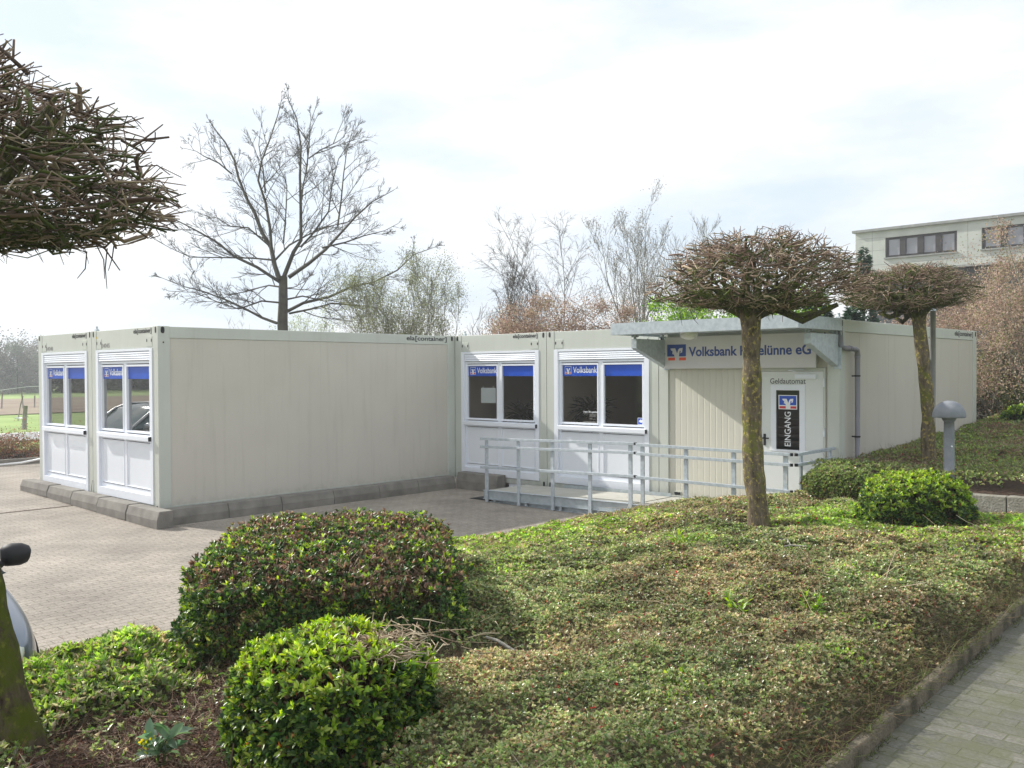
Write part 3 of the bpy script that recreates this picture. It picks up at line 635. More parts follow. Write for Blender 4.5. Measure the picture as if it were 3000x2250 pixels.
b = MB(); b.box(2.35, 2.66, -.035, .010, 1.965, 2.025); b.bar((2.58, -.02, 2.03), (2.28, -.10, 2.085), .018, .006); b.bar((2.28, -.10, 2.085), (2.48, .0, 2.095), .018, .006); b.build('door_closer', MT['pvc'], door)
b = MB(); b.box(2.19, 2.25, .004, .011, .865, .885); b.build('lock_cover', MT['black'], door)
for z in (.35, 1.15, 1.85):
    b = MB(); b.tube([(2.772, -.006, z), (2.772, -.006, z + .12)], [.012, .012], 8); b.build('door_hinge', MT['pvc'], door)
b = MB(); b.box(.27, .40, .018, .029, .055 + .05, .114 + .05); b.box(.28, .39, .014, .019, .115, .155, 1); b.build('floor_vent', [MT['frame'], MT['black']], c5)

# white plinth block under inner corner container
b = MB(); b.box(1.42, 2.1, L + .03, L + .3, -.16, -.004); tag(b.build('plinth_block', MT['pvcpanel']), 'white plinth block under the inner corner container beside the last kerb stone', 'plinth block')
for k, (x, y) in enumerate(((.25, L + .25), (2.6, L + .6), (4.9, L + .6), (7.4, L + .5), (7.4, 11.6), (.3, 11.6))):
    pass

# ---- kerb stones round the container base
def kerb_unit(p0, p1, outward, label, ztop=.10):
    """stone from p0 to p1 (xy), profile leaning outward"""
    p0 = Vector((*p0, 0)); p1 = Vector((*p1, 0)); d = p1 - p0; Ln = d.length; d.normalize(); o_ = Vector((*outward, 0))
    gz = float(pave_z(min(p0.x, p1.x) * .5 + max(p0.x, p1.x) * .5)); Ht = ztop - gz
    prof = [(0, 0), (.245, 0), (.245, Ht * .50), (.205, Ht * .97), (.195, Ht), (0, Ht)]
    b = MB(); k = 0; n = len(prof)
    for t in (0.004, Ln - .004):
        for (u, z) in prof: q = p0 + d * t + o_ * u; b.V.append((q.x, q.y, gz + z - .004))
    b.F.append(tuple(range(n))); b.F.append(tuple(range(n, 2 * n))[::-1])
    for i in range(n): b.F.append((i, n + i, n + (i + 1) % n, (i + 1) % n))
    b.MI = [0] * (n + 2); b.sm = [False] * (n + 2)
    me_o = b.build('kerb_stone', MT['kerb'], None, .010)
    bmfix = me_o.data; 
    import bmesh
    bm = bmesh.new(); bm.from_mesh(bmfix); bmesh.ops.recalc_face_normals(bm, faces=bm.faces); bm.to_mesh(bmfix); bm.free()
    tag(me_o, label, 'kerb stone', 'concrete kerb stones round the container base')
    return me_o
xs_ = [.47, -.58, -1.63, -2.68, -3.73, -5.02]
for k in range(5):
    kerb_unit((xs_[k + 1], -.02 + random.uniform(-.008, .008)), (xs_[k], -.02), (0, -1), 'concrete kerb stone under the left window fronts, %s from the corner of the blank wall' % ordn[k], ztop=.095 + .012 * k)
ysk = [.01, .975, 1.93, 2.95, 3.93, 4.85, 5.78]
for k in range(6):
    kerb_unit((.045, ysk[k]), (.045 + random.uniform(-.01, .01), ysk[k + 1]), (1, 0), 'concrete kerb stone along the long blank side wall, %s from the near corner' % ordn[k], ztop=.075)
kerb_unit((.30, L - .03), (1.40, L - .03), (0, -1), 'short concrete kerb stone in the inner corner, ending at the ramp', ztop=.16)

# ------------------------------------------------------------------ sign, canopy, downpipe
sg = empty('bank_sign', (4.97, 5.95, 2.12), 'long white name board with blue lettering above the entrance', 'sign')
b = MB(); b.box(0, 2.53, 0, .03, 0, .50); bd = b.build('board', MT['sign'], sg, .004)
logo(sg, .065, .13, .345, .25, -.001, 'sign')
text_obj('lettering', 'Volksbank Haselünne eG', .20, MT['signblue'], sg, (.46, -.0016, .195), FRONT, width=2.0, bold=.005)
b = MB()
for x in (.2, 1.2, 2.3): b.box(x, x + .04, .031, .10, .05, .45)
b.build('mounting_rail', MT['steeld'], sg)

cn = empty('entrance_canopy', (4.86, 5.98, 2.60), 'galvanised steel canopy tray over the entrance front with two brackets', 'canopy')
b = MB(); cw = 2.98; dp = -1.27
b.box(0, cw, dp, .05, .065, .075)          # tray bottom
b.box(0, cw, dp - .004, dp, .03, .20); b.box(-.004, 0, dp - .004, .05, .03, .20); b.box(cw, cw + .004, dp - .004, .05, .03, .20); b.box(0, cw, .046, .05, .076, .20); b.box(.0, cw, dp, dp + .05, .026, .03)
tray = b.build('canopy_tray', MT['steel'], cn)
for x in (.03, 2.83):
    b = MB(); b.prism([(-.80, -.02), (-.80, -.165), (.06, -.47), (.06, -.02)], 'x', x, x + .10); br = b.build('bracket', MT['steel'], cn, .004)
    b = MB(); b.box(x + .02, x + .14, .06, .07, -.50, .02); b.build('bracket_plate', MT['steel'], br, .003)
    b = MB()
    for yy, zz in ((-.77, .01), (-.02, .01)): b.tube([(x + .05, yy, -.02), (x + .05, yy, .06)], [.022, .022], 8); b.tube([(x - .01, yy, .018), (x + .11, yy, .018)], [.014, .014], 8)
    b.build('bracket_bolt', MT['steeld'], br)
b = MB(); pts = [(0, 0, .062), (0, 0, .02), (0, 0, -.02), (0, 0, -.045), (0, 0, -.055)]
b.tube([(.90 + p[0], -.55, p[2]) for p in pts], [.13, .135, .115, .07, .02], 20); b.build('dome_lamp', MT['lampglass'], cn)
b = MB(); b.tube([(.07, -.05, .02), (.09, -.06, -.08), (.10, -.03, -.20), (.13, -.03, -.25)], [.012] * 4, 8); b.build('cable', MT['black'], cn)

dpn = empty('downpipe', (7.86, 6.1, .7), 'grey plastic rain downpipe at the right corner container', 'downpipe')
b = MB(); b.tube([(-.07, -.02, 1.98), (-.04, -.05, 1.72), (0, 0, 1.685), (.02, .08, 1.685), (.02, .30, 1.675), (.02, .345, 1.66), (.02, .36, 1.62), (.02, .36, -.1)], [.036, .036, .036, .036, .036, .038, .038, .036], 14); b.build('pipe', MT['plastic'], dpn)
for z in (1.29, .43):
    b = MB(); b.tube([(.02, .36, z), (.02, .36, z + .022)], [.042, .042], 14); b.box(-.06, .02, .35, .37, z, z + .02); b.build('pipe_clip', MT['black'], dpn)
b = MB(); b.tube([(.02, .08, 1.685), (.02, .12, 1.685)], [.041, .041], 14); b.build('pipe_socket', MT['plastic'], dpn)
b = MB(); b.tube([(.02, .36, 1.60), (.02, .36, 1.56)], [.042, .042], 14); b.build('pipe_socket', MT['plastic'], dpn)

# ------------------------------------------------------------------ access ramp
rm = empty('access_ramp', (2.0, 4.85, -.16), 'galvanised steel access ramp with pale deck and square railing before the windows', 'ramp')
def rl(p): return (p[0] - 2.0, p[1] - 4.85, p[2] + .16)
def rbox(name, m, x0, x1, y0, y1, z0, z1, bev=.002):
    b = MB(); b.box(x0 - 2, x1 - 2, y0 - 4.85, y1 - 4.85, z0 + .16, z1 + .16); return b.build(name, m, rm, bev)
def zt(x): return .035 + (x - 1.98) * .0195    # beam top in the first section
def sloped(name, m, x0, x1, y0, y1, d0, d1):
    b = MB(); b.V = []; 
    for x in (x0, x1):
        for y in (y0, y1):
            for d in (d0, d1): b.V.append(rl((x, y, zt(x) + d)))
    b.F = [(0, 1, 3, 2), (4, 6, 7, 5), (0, 4, 5, 1), (2, 3, 7, 6), (0, 2, 6, 4), (1, 5, 7, 3)]; b.MI = [0] * 6; b.sm = [False] * 6
    return b.build(name, m, rm)
sloped('side_beam', MT['steeld'], 1.97, 5.10, 4.875, 4.881, -.145, 0); sloped('beam_flange', MT['steel'], 1.97, 5.10, 4.845, 4.92, 0.0, .005); sloped('beam_flange', MT['steeld'], 1.97, 5.10, 4.85, 4.92, -.150, -.1455)
sloped('deck', MT['deck'], 2.0, 5.10, 4.90, 5.93, -.03, -.004)
sloped('wall_side_beam', MT['steeld'], 2.9, 5.10, 5.94, 5.95, -.12, .05)
rbox('lower_beam', MT['steeld'], 2.1, 5.1, 4.93, 4.94, -.155, -.03); rbox('lower_flange', MT['steel'], 2.1, 5.1, 4.885, 4.93, -.158, -.152)
rbox('side_beam', MT['steeld'], 5.14, 7.70, 4.875, 4.882, -.06, .088); rbox('beam_flange', MT['steel'], 5.14, 7.70, 4.845, 4.92, .088, .093)
rbox('platform', MT['deck'], 5.12, 7.74, 4.90, 5.99, .05, .086)
b = MB(); b.prism([(1.50, -.157), (2.0, -.157), (2.0, -.12)], 'y', 4.95, 5.9); b.V = [rl(v) for v in b.V]; b.build('ramp_lip', MT['black'], rm)
for x in (2.20, 2.93, 3.68, 4.45):
    b = MB(); b.V = []; b.box(x - 2.0, x + .05 - 2.0, .028, .036, .01, zt(x) + .02); b.build('stiffener', MT['steel'], rm)
for k, x in enumerate((2.06, 2.81, 3.56, 4.33, 5.10)):
    top = .905 + (x - 1.94) * .0236; bot = max(-.158, (-.185, -.171, -.155, -.142, -.142)[k])
    rbox('railing_post', MT['steel'], x - .031, x + .031, 4.846, 4.874, bot, top)
for z0, z1 in ((.927, 1.004), (.790, .867), (.436, .516)):
    b = MB(); b.bar(rl((1.94, 4.835, z0)), rl((5.19, 4.835, z1)), .040, .042); b.build('railing_bar', MT['steel'], rm, .003)
    b = MB(); b.bar(rl((5.19, 4.835, z1)), rl((5.225, 4.835, z1)), .036, .038); b.build('rail_joint', MT['black'], rm)
for x in (5.32, 6.07, 6.83, 7.59): rbox('railing_post', MT['steel'], x - .031, x + .031, 4.846, 4.874, -.05, .965)
for z in (.986, .850, .500):
    b = MB(); b.bar(rl((5.225, 4.835, z + .008)), rl((7.67, 4.835, z)), .040, .042); b.build('railing_bar', MT['steel'], rm, .003)
    b = MB(); b.bar(rl((7.67, 4.835, z)), rl((7.70, 4.85, z)), .036, .038); b.build('rail_joint', MT['black'], rm)
    b = MB(); b.bar(rl((7.735, 4.89, z)), rl((7.735, 6.02, z + .01)), .040, .042); b.build('railing_bar', MT['steel'], rm, .003)
    b = MB(); b.bar(rl((7.72, 4.865, z)), rl((7.735, 4.89, z)), .036, .038); b.build('rail_joint', MT['black'], rm)
for y in (5.05, 5.93): rbox('railing_post', MT['steel'], 7.700, 7.724, y - .031, y + .031, -.05, .965)

# ------------------------------------------------------------------ bollard light, pole
bl = empty('bollard_light', (9.47, 5.32, .66), 'grey mushroom shaped bollard light in the upper bed beside the right tree', 'bollard light')
b = MB(); b.tube([(0, 0, 0), (0, 0, .70), (0, 0, .80)], [.062, .060, .058], 20); b.build('pole', MT['bollard'], bl)
b = MB(); b.tube([(0, 0, .80), (0, 0, .82), (0, 0, .85)], [.066, .075, .09], 20); b.build('neck', MT['bollard'], bl)
b = MB(); N_ = 9; b.tube([(0, 0, .845), (0, 0, .850)] + [(0, 0, .865 + .185 * math.sin(a * math.pi / 2 / N_)) for a in range(N_ + 1)], [.178, .186] + [max(.187 * math.cos(a * math.pi / 2 / N_), .004) for a in range(N_ + 1)], 28); b.build('dome', MT['bollard'], bl)
b = MB(); b.tube([(.045, -.045, .50), (.05, -.05, .505)], [.012, .01], 8); b.build('screw_cover', MT['white'], bl)
pl = empty('lamp_pole', (8.62, 7.3, .7), 'grey metal pole standing right behind the right pollarded tree', 'pole')
b = MB(); b.tube([(0, 0, 0), (0, 0, 2.22)], [.040, .038], 14); b.build('shaft', MT['pole'], pl)
b = MB(); b.tube([(0, 0, 2.22), (0, 0, 2.25), (0, 0, 2.26), (0, 0, 2.30)], [.040, .040, .02, .018], 14); b.build('pole_cap', MT['steel'], pl)

# ------------------------------------------------------------------ vegetation
def infrustum(P, mx=0.64, my=0.52, near=2.2):
    d = P - CP; z = d @ FW; x = d @ RT; y = d @ UP
    return (z > near) & (np.abs(x) < mx * z + 0.5) & (np.abs(y) < my * z + 0.5)
def pal(n, cols, w=None, jit=0.18, rng=RNG):
    c = np.array(cols)[rng.choice(len(cols), n, p=None if w is None else np.array(w) / sum(w))]
    return np.clip(c * (1 + rng.normal(size=(n, 1)) * jit) * (1 + rng.normal(size=(n, 3)) * jit * 0.3), 0.003, 0.95)

# ---- ground cover of the lower bed
BARE = [(8.35, -3.68, .26, .95), (8.7, -3.55, .26, .9), (9.3, -4.55, .26, .9), (10.2, -4.25, .34, 1.0), (9.8, -4.5, .3, 1.0), (8.85, -3.35, .36, 1.0), (8.95, -4.6, .24, .9), (9.05, -3.85, .30, 1.0), (9.0, -4.15, .4, .9), (9.55, -2.65, .26, .85), (9.4, -3.0, .3, .8), (8.62, -4.8, .25, .7), (9.1, -5.2, .3, .8), (9.35, -4.95, .25, .6), (9.45, -4.6, .28, .8), (10.4, 1.5, .16, .7), (8.78, 2.05, .30, 1.0), (10.05, 2.75, .32, 1.0)]
def bare(x, y):
    t = 0
    for bx, by, r, a in BARE: t = t + a * np.exp(-((x - bx) ** 2 + (y - by) ** 2) / (2 * (r * .75) ** 2))
    return np.clip(t * (0.7 + 0.7 * vn(x, y, 7, 8)), 0, 1)
def cover_h(x, y):
    h = 0.08 + 0.20 * fbm(x, y, 1.5, 21) + 0.13 * (fbm(x, y, 4.5, 23) - .5)
    e = np.clip((kx(y) - .04 - x) / 0.30, 0, 1); e = e * e * (3 - 2 * e)
    f = np.clip((x - edge_x(y) + .02) / 0.35, 0, 1); f = f ** .5
    return (h + .18 / (1 + np.exp((y + 3.5) * 5)) / (1 + np.exp((x - 8.2) * 6))) * e * f * (1 - 0.85 * bare(x, y))
def cover_top(x, y): return soil_z(x, y) + cover_h(x, y)
# mat of stems under the leaves
nx_, ny_ = 150, 260
X, Y = np.meshgrid(np.linspace(0, 1, nx_), np.linspace(-8.5, 4.84, ny_), indexing='ij'); Xs = edge_x(Y) + X * (kx(Y) - .06 - edge_x(Y))
Z = soil_z(Xs, Y) + mound(Xs, Y) + np.clip(cover_h(Xs, Y) - .055, -.03, 1) + .03 * (fbm(Xs, Y, 14, 31) - .5)
V = np.stack([Xs, Y, Z], -1).reshape(-1, 3); i = (np.arange(nx_ - 1)[:, None] * ny_ + np.arange(ny_ - 1)[None]).reshape(-1, 1)
MT['stemmat'] = mat('stem_litter', (0.075, 0.070, 0.034), (0.18, 0.16, 0.09), scale=45, rough=0.95, bump=1.0, bscale=90, detail=8)
o = mesh_np('ground_cover_stems', V, i + np.array([0, ny_, ny_ + 1, 1]), MT['stemmat'], smooth=True); o['kind'] = 'stuff'; tag(o, 'dark mat of stems and litter under the ground cover plants', 'ground cover')

def scatter(n, x0, x1, y0, y1):
    x = RNG.uniform(x0, x1, n); y = RNG.uniform(y0, y1, n); return x, y
x, y = scatter(310000, 5.25, 11.62, -8.3, 4.84)
k = (x > edge_x(y) + .01) & (RNG.random(len(x)) > bare(x, y) * .90) & (RNG.random(len(x)) < np.clip((kx(y) - .07 - x) / .22, 0.12, 1)) & (x < kx(y) - .02); x = x[k]; y = y[k]
dep = RNG.exponential(.028, len(x)); z = cover_top(x, y) + mound(x, y) - dep + .012
P = np.stack([x, y, z], -1); k = infrustum(P); P = P[k]; x = x[k]; y = y[k]; z = z[k]
dist = np.linalg.norm(P - CP, axis=1)
keep = RNG.random(len(P)) < np.clip(1.4 - dist * .07, .4, 1); P = P[keep]; x, y, dist = x[keep], y[keep], dist[keep]
A = norm(np.stack([RNG.normal(size=len(P)) * .45, RNG.normal(size=len(P)) * .45, np.ones(len(P))], -1))
vinca = (1 / (1 + np.exp(-(-3.3 - y) * 3))) * (1 / (1 + np.exp((x - 8.7) * 5)))           # larger glossy leaves at the left
bright = 1.2 * np.exp(-((x - 6.6) ** 2 / 1.3 + (y - .9) ** 2 / 4.0)) + 1.2 * np.exp(-((x - 9.7) ** 2 / 1.9 + (y - 2.9) ** 2 / 1.2)) + .8 * np.exp(-((x - 10.9) ** 2 / .25 + (y - 2.6) ** 2 / 1.5)) + .45 * np.clip(fbm(x, y, 1.7, 41) * 3 - 1.7, 0, 1) + vinca * .7
dry = np.clip(fbm(x, y, 1.4, 51) * 4 - 1.8, 0, 1) * .9 + 1.1 * np.clip(1 - (kx(y) - x) / .38, 0, 1) + .6 * np.exp(-((x - 7.4) ** 2 / 1.2 + (y - 4.0) ** 2 / 1.2)) + .8 * np.exp(-((x - 10.1) ** 2 / .5 + (y - 1.4) ** 2 / .25))
Pb, D, Nn, idx = clusters(P, A, 7, (.35, 1.25))
c_ol = pal(len(idx), [(.24, .31, .115), (.19, .27, .09), (.34, .39, .17), (.095, .16, .06), (.46, .47, .27)], [3, 3, 2.4, 1.6, 1.2])
c_br = pal(len(idx), [(.34, .52, .07), (.26, .44, .055), (.46, .62, .11), (.15, .30, .045)], [3, 3, 1.5, 1.5])
c_dr = pal(len(idx), [(.40, .32, .19), (.30, .27, .13), (.54, .46, .29), (.32, .18, .12)], [3, 3, 2, .8])
r = RNG.random(len(idx)); pb = np.clip(bright[idx], 0, .9); pd = np.clip(dry[idx] * .50 + .17, 0, .64)
C = np.where((r < pd)[:, None], c_dr, np.where((RNG.random(len(idx)) < pb)[:, None], c_br, c_ol))
C = C * (np.clip(.62 + .92 * fbm(x, y, 2.6, 61), .6, 1.4) * np.clip(.62 + .75 * vn(x, y, 9, 66), .6, 1.3))[idx][:, None]; red = (RNG.random(len(idx)) < .010) & (vinca[idx] < .3); C[red] = pal(red.sum(), [(.45, .05, .03), (.32, .06, .04)])
hv = RNG.random(len(idx)) < vinca[idx]
Ls = (.0098 + .0018 * dist[idx]) * (1 + .35 * np.clip(bright[idx], 0, 1)) * RNG.uniform(.65, 1.35, len(idx)) * np.where(hv, 1.75, 1); Ws = Ls * np.where(hv, .45, .66)
o = leaves('ground_cover', Pb, D, Nn, Ls, Ws, C, MT['gleaf']); o['kind'] = 'stuff'; tag(o, 'low evergreen ground cover filling the sloping front bed', 'ground cover')

def twigs_on(name, n, x0, x1, y0, y1, topf, ln, r0, cols, label, up=.5, keepf=None, lift=.02):
    x, y = scatter(n, x0, x1, y0, y1); z = topf(x, y) - .02
    P = np.stack([x, y, z], -1); k = infrustum(P)
    if keepf is not None: k &= keepf(x, y)
    P = P[k]; n = len(P); d = norm(RNG.normal(size=(n, 3)) * np.array([1, 1, .35]) + np.array([0, 0, up])); Ls = RNG.uniform(.4, 1.3, n) * ln; bend = RNG.normal(size=(n, 3)) * .25
    c = pal(n, cols); lines = []
    for i in range(n):
        p0 = P[i]; p1 = p0 + d[i] * Ls[i] * .5 + bend[i] * Ls[i] * .25; p2 = p0 + d[i] * Ls[i]; p2[2] = max(p2[2], p0[2] - .0)
        lines.append((np.array([p0, p1, p2]) + np.array([0, 0, lift * random.random()]), (r0, r0 * .8, r0 * .45)))
    o = tubes(name, lines, MT['twig'], col=c); o['kind'] = 'stuff'; tag(o, label, 'twigs'); return o
inbed = lambda x, y: (x > edge_x(y) + .1) & (x < kx(y) - .05)
twigs_on('ground_cover_twigs', 30000, 5.4, 11.6, -8, 4.8, cover_top, .095, .0013, [(.17, .09, .055), (.12, .10, .05), (.26, .20, .12), (.20, .07, .04)], 'thin reddish shoots sticking out of the front ground cover', .9, inbed)
twigs_on('dry_stalks', 520, 5.6, 11.3, -6, 4.7, cover_top, .30, .0019, [(.52, .42, .28), (.42, .33, .22), (.60, .52, .40)], 'pale dry stalks lying over the front ground cover', .05, inbed, lift=.05)
twigs_on('dry_grass', 17000, 10.98, 11.62, -5, 4.6, lambda x, y: soil_z(x, y) + cover_h(x, y) * .6 + .03, .11, .0014, [(.20, .15, .08), (.15, .13, .05), (.12, .15, .04), (.10, .08, .05)], 'dry grass and moss along the path edging', .25, lambda x, y: (x < kx(y) - .02) & (x > kx(y) - .45))
twigs_on('root_litter', 5200, 8.2, 10.2, -5.9, -2.2, lambda x, y: soil_z(x, y) + mound(x, y) + .045, .11, .0020, [(.20, .12, .08), (.13, .075, .05), (.30, .22, .16), (.08, .05, .035)], 'brown root fibres and twigs on the bare soil patches', .08, lambda x, y: bare(x, y) > .3, lift=.03)
twigs_on('moss_fringe', 16000, 11.42, 11.70, -5, 4.6, lambda x, y: 0.455 + (x < kx(y)) * .085, .035, .0016, [(.10, .13, .03), (.14, .16, .05), (.09, .08, .04)], 'fringe of moss and grass growing in the joint at the path kerb', .9, lambda x, y: (fbm(x, y, 4, 88) > .46) & (x > kx(y) - .03) & (x < kx(y) + .035))
# fallen leaves on bare soil
x, y = scatter(26000, 8.0, 10.4, -6.2, -2.0); k = bare(x, y) > .25; x = x[k]; y = y[k]
P = np.stack([x, y, soil_z(x, y) + mound(x, y) + .05 * (1 - bare(x, y)) + RNG.uniform(0, .03, len(x))], -1)
o = leaves('leaf_litter', P, RNG.normal(size=P.shape) * np.array([1, 1, .4]), norm(RNG.normal(size=P.shape) * .5 + np.array([0, 0, 1])), RNG.uniform(.012, .034, len(P)), RNG.uniform(.008, .02, len(P)), pal(len(P), [(.10, .052, .034), (.16, .095, .062), (.06, .034, .024), (.22, .14, .10)]), MT['litter']); o['kind'] = 'stuff'; tag(o, 'brown fallen leaves on the bare soil patches', 'leaf litter')

# ---- upper bed cover
def ucover(x, y): return .07 + .10 * np.clip((5.75 - y) / .4, 0, 1) + .13 * fbm(x, y, 1.5, 61) + .25 * np.clip((y - 10.5) / 4, 0, 1)
x, y = scatter(30000, 7.83, 13.0, 4.92, 15.5); dep = RNG.exponential(.03, len(x))
front = y < 5.15
z = usoil_z(x, np.maximum(y, 5.14)) + ucover(x, y) - dep; 
z = np.where(front, z - (5.15 - y) * 1.0 * RNG.random(len(x)), z)
P = np.stack([x, y, z], -1); k = infrustum(P) & ((~front) | (y > 5.03)); P = P[k]; x = x[k]; y = y[k]
# curtain hanging over the wall at the left end
n = 5200; d_ = norm(RNG.normal(size=(n, 3))); Bq = np.array([8.30, 4.98, .60]) + d_ * np.array([.50, .20, .24]) * RNG.uniform(.85, 1.08, (n, 1)); Bq = Bq[(Bq[:, 2] > .43) & (Bq[:, 1] < 5.1)]
n2 = 2600; d_ = norm(RNG.normal(size=(n2, 3))); Bq2 = np.array([8.02, 5.35, .64]) + d_ * np.array([.20, .55, .22]) * RNG.uniform(.85, 1.08, (n2, 1)); P = np.concatenate([P, Bq, Bq2[Bq2[:, 2] > .4]])
x = P[:, 0]; y = P[:, 1]
A = norm(np.stack([RNG.normal(size=len(P)) * .45, RNG.normal(size=len(P)) * .45 - (y < 5) * .8, np.ones(len(P))], -1))
Pb, D, Nn, idx = clusters(P, A, 6, (.35, 1.25)); dd = np.linalg.norm(P - CP, axis=1)[idx]
Ls = (.010 + .0021 * dd) * RNG.uniform(.65, 1.35, len(idx))
ug = pal(len(idx), [(.25, .32, .11), (.18, .26, .085), (.33, .41, .14), (.36, .48, .10)], [3, 3, 2, 1.6]); ud = pal(len(idx), [(.32, .24, .16), (.26, .20, .12), (.40, .32, .21), (.28, .15, .11)], [3, 3, 1.5, 1])
ubr = pal(len(idx), [(.15, .24, .03), (.10, .18, .025)])
pd = np.clip(.12 + .55 * np.clip(fbm(x, y, 1.3, 71) * 3 - 1.2, 0, 1), 0, .8)[idx]; pb = (.08 + .5 * np.exp(-((y - 6.3) ** 2 / .05 + (x - 8.1) ** 2 / .12)))[idx] + .3 * np.clip((y[idx] - 10) / 4, 0, 1)
C = np.where((RNG.random(len(idx)) < pd)[:, None], ud, np.where((RNG.random(len(idx)) < pb)[:, None], ubr, ug)); red = RNG.random(len(idx)) < .007; C[red] = (.42, .05, .03)
o = leaves('upper_ground_cover', Pb, D, Nn, Ls, Ls * .55, C, MT['gleaf']); o['kind'] = 'stuff'; tag(o, 'low creeping plants covering the upper bed and hanging over the concrete wall', 'ground cover')
twigs_on('upper_bed_twigs', 5000, 7.9, 12.5, 5.0, 15, lambda x, y: usoil_z(x, y) + ucover(x, y), .12, .0022, [(.17, .10, .065), (.26, .20, .14), (.13, .10, .06)], 'brown shoots in the upper bed ground cover', .7, None)

# ---- clipped shrubs
def shrub(root_name, label, cx, cy, z0, ax, ay, zt, n, lf, dark_w, stubs, barepatch=None, group='clipped evergreen shrubs in the beds', p=3.6, seed=1, tipf=.5, openness=.0, rz=0, topbrown=0.0):
    rng = np.random.default_rng(seed)
    root = empty(root_name, (cx, cy, z0), label, 'shrub', group, rz)
    cz = (zt - z0) * .5; az = (zt - z0) * .5
    def surf(n, fr0, fr1, toponly=False):
        d = norm(rng.normal(size=(n * 3, 3)) * np.array([1, 1, .8]))
        q = (np.abs(d[:, 0] / ax) ** p + np.abs(d[:, 1] / ay) ** p + np.abs(d[:, 2] / az) ** p) ** (-1 / p)
        P = d * q[:, None]; wob = 1 + .14 * (fbm(P[:, 0] * 2 + P[:, 2] * 3, P[:, 1] * 2 - P[:, 2] * 2, 2.2, seed) - .5) + .16 * (fbm(P[:, 0] + P[:, 2] * 2, P[:, 1] - P[:, 2], 9, seed + 3) - .5)
        N = norm(np.stack([np.sign(P[:, 0]) * np.abs(P[:, 0] / ax) ** (p - 1) / ax, np.sign(P[:, 1]) * np.abs(P[:, 1] / ay) ** (p - 1) / ay, np.sign(P[:, 2]) * np.abs(P[:, 2] / az) ** (p - 1) / az], -1))
        # equalise area a little
        w = q ** 2; k = rng.random(len(P)) < w / w.max(); P = P[k] * wob[k, None]; N = N[k]; P = P * rng.uniform(fr0, fr1, len(P))[:, None]
        # narrower towards the ground
        tz = np.clip((P[:, 2] + az) / (2 * az), 0, 1); P[:, :2] *= (1 - .07 * (1 - tz) ** 2)[:, None]
        k = (N[:, 2] > -.55) & (~((N[:, 2] < .35) & (rng.random(len(P)) < openness * vn(P[:, 0] * 3 + P[:, 1] * 3, P[:, 2] * 5, 1.6, seed) * 1.6)))
        P = P[k][:n]; N = N[k][:n]; P = P + np.array([0, 0, cz]); return P, N
    P, N = surf(n, .93, 1.03)
    if barepatch is not None:
        bx, by, br, ba = barepatch; m_ = np.exp(-((P[:, 0] - bx) ** 2 + (P[:, 1] - by) ** 2) / br ** 2) * (N[:, 2] > .5)
        k = rng.random(len(P)) > m_ * ba; P = P[k]; N = N[k]
    if topbrown: k = ~((N[:, 2] > .6) & (rng.random(len(P)) < topbrown * np.clip(fbm(P[:, 0], P[:, 1], 3.0, seed + 6) * 2.4 - .5, 0, 1.3))); P = P[k]; N = N[k]
    A = norm(N * .8 + np.array([0, 0, .75]) + rng.normal(size=N.shape) * .3)
    Pb, D, Nn, idx = clusters(P, A, 7, (.25, 1.15), rng)
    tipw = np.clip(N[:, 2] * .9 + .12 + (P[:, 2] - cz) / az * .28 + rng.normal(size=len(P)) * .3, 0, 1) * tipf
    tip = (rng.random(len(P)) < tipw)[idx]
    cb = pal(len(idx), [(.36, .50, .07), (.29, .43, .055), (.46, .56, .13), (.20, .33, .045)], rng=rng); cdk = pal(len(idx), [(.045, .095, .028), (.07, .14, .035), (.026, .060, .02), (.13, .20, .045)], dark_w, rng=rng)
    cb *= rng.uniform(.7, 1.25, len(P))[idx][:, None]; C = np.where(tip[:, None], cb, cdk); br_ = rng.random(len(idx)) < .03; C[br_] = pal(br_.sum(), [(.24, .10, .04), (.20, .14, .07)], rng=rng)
    if topbrown:
        tb = (N[:, 2] > .35) * np.clip(fbm(P[:, 0], P[:, 1], 4.0, seed + 9) * 3.2 - .85, 0, .55); bm_ = (rng.random(len(P)) < tb)[idx]; C[bm_] = pal(bm_.sum(), [(.20, .12, .08), (.28, .19, .13), (.12, .075, .05), (.13, .15, .05)], rng=rng)
    s_ = rng.uniform(.7, 1.3, len(idx)) * lf
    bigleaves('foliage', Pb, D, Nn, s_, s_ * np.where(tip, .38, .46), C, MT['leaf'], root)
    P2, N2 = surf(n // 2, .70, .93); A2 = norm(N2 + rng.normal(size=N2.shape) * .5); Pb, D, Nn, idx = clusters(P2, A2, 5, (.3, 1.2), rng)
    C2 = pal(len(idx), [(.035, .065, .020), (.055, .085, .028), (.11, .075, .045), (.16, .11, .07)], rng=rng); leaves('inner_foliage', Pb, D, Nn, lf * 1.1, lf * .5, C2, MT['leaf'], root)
    # branches from the ground up to the surface, and cut stubs on top
    lines = []; cols = []
    P3, N3 = surf(260, .86, 1.0)
    for q in P3:
        b0 = np.array([q[0] * .35 + rng.normal() * .05, q[1] * .35 + rng.normal() * .05, 0.0]); m1 = b0 * .5 + q * .5 + rng.normal(size=3) * .06
        lines.append((np.array([b0, m1, q]), (.009, .006, .003))); cols.append((.10, .07, .045))
    P4, N4 = surf(stubs * 3, .90, 1.0); k = N4[:, 2] > .45; P4 = P4[k][:stubs]
    for q in P4:
        d = np.array([rng.normal() * .65, rng.normal() * .65, 1.0]); d /= np.linalg.norm(d); l_ = rng.uniform(.015, .06)
        lines.append((np.array([q - d * .04, q + d * l_ * .5, q + d * l_]), (.0045, .0042, .004))); cols.append([(.22, .15, .10), (.14, .09, .06), (.36, .29, .2)][rng.integers(3)])
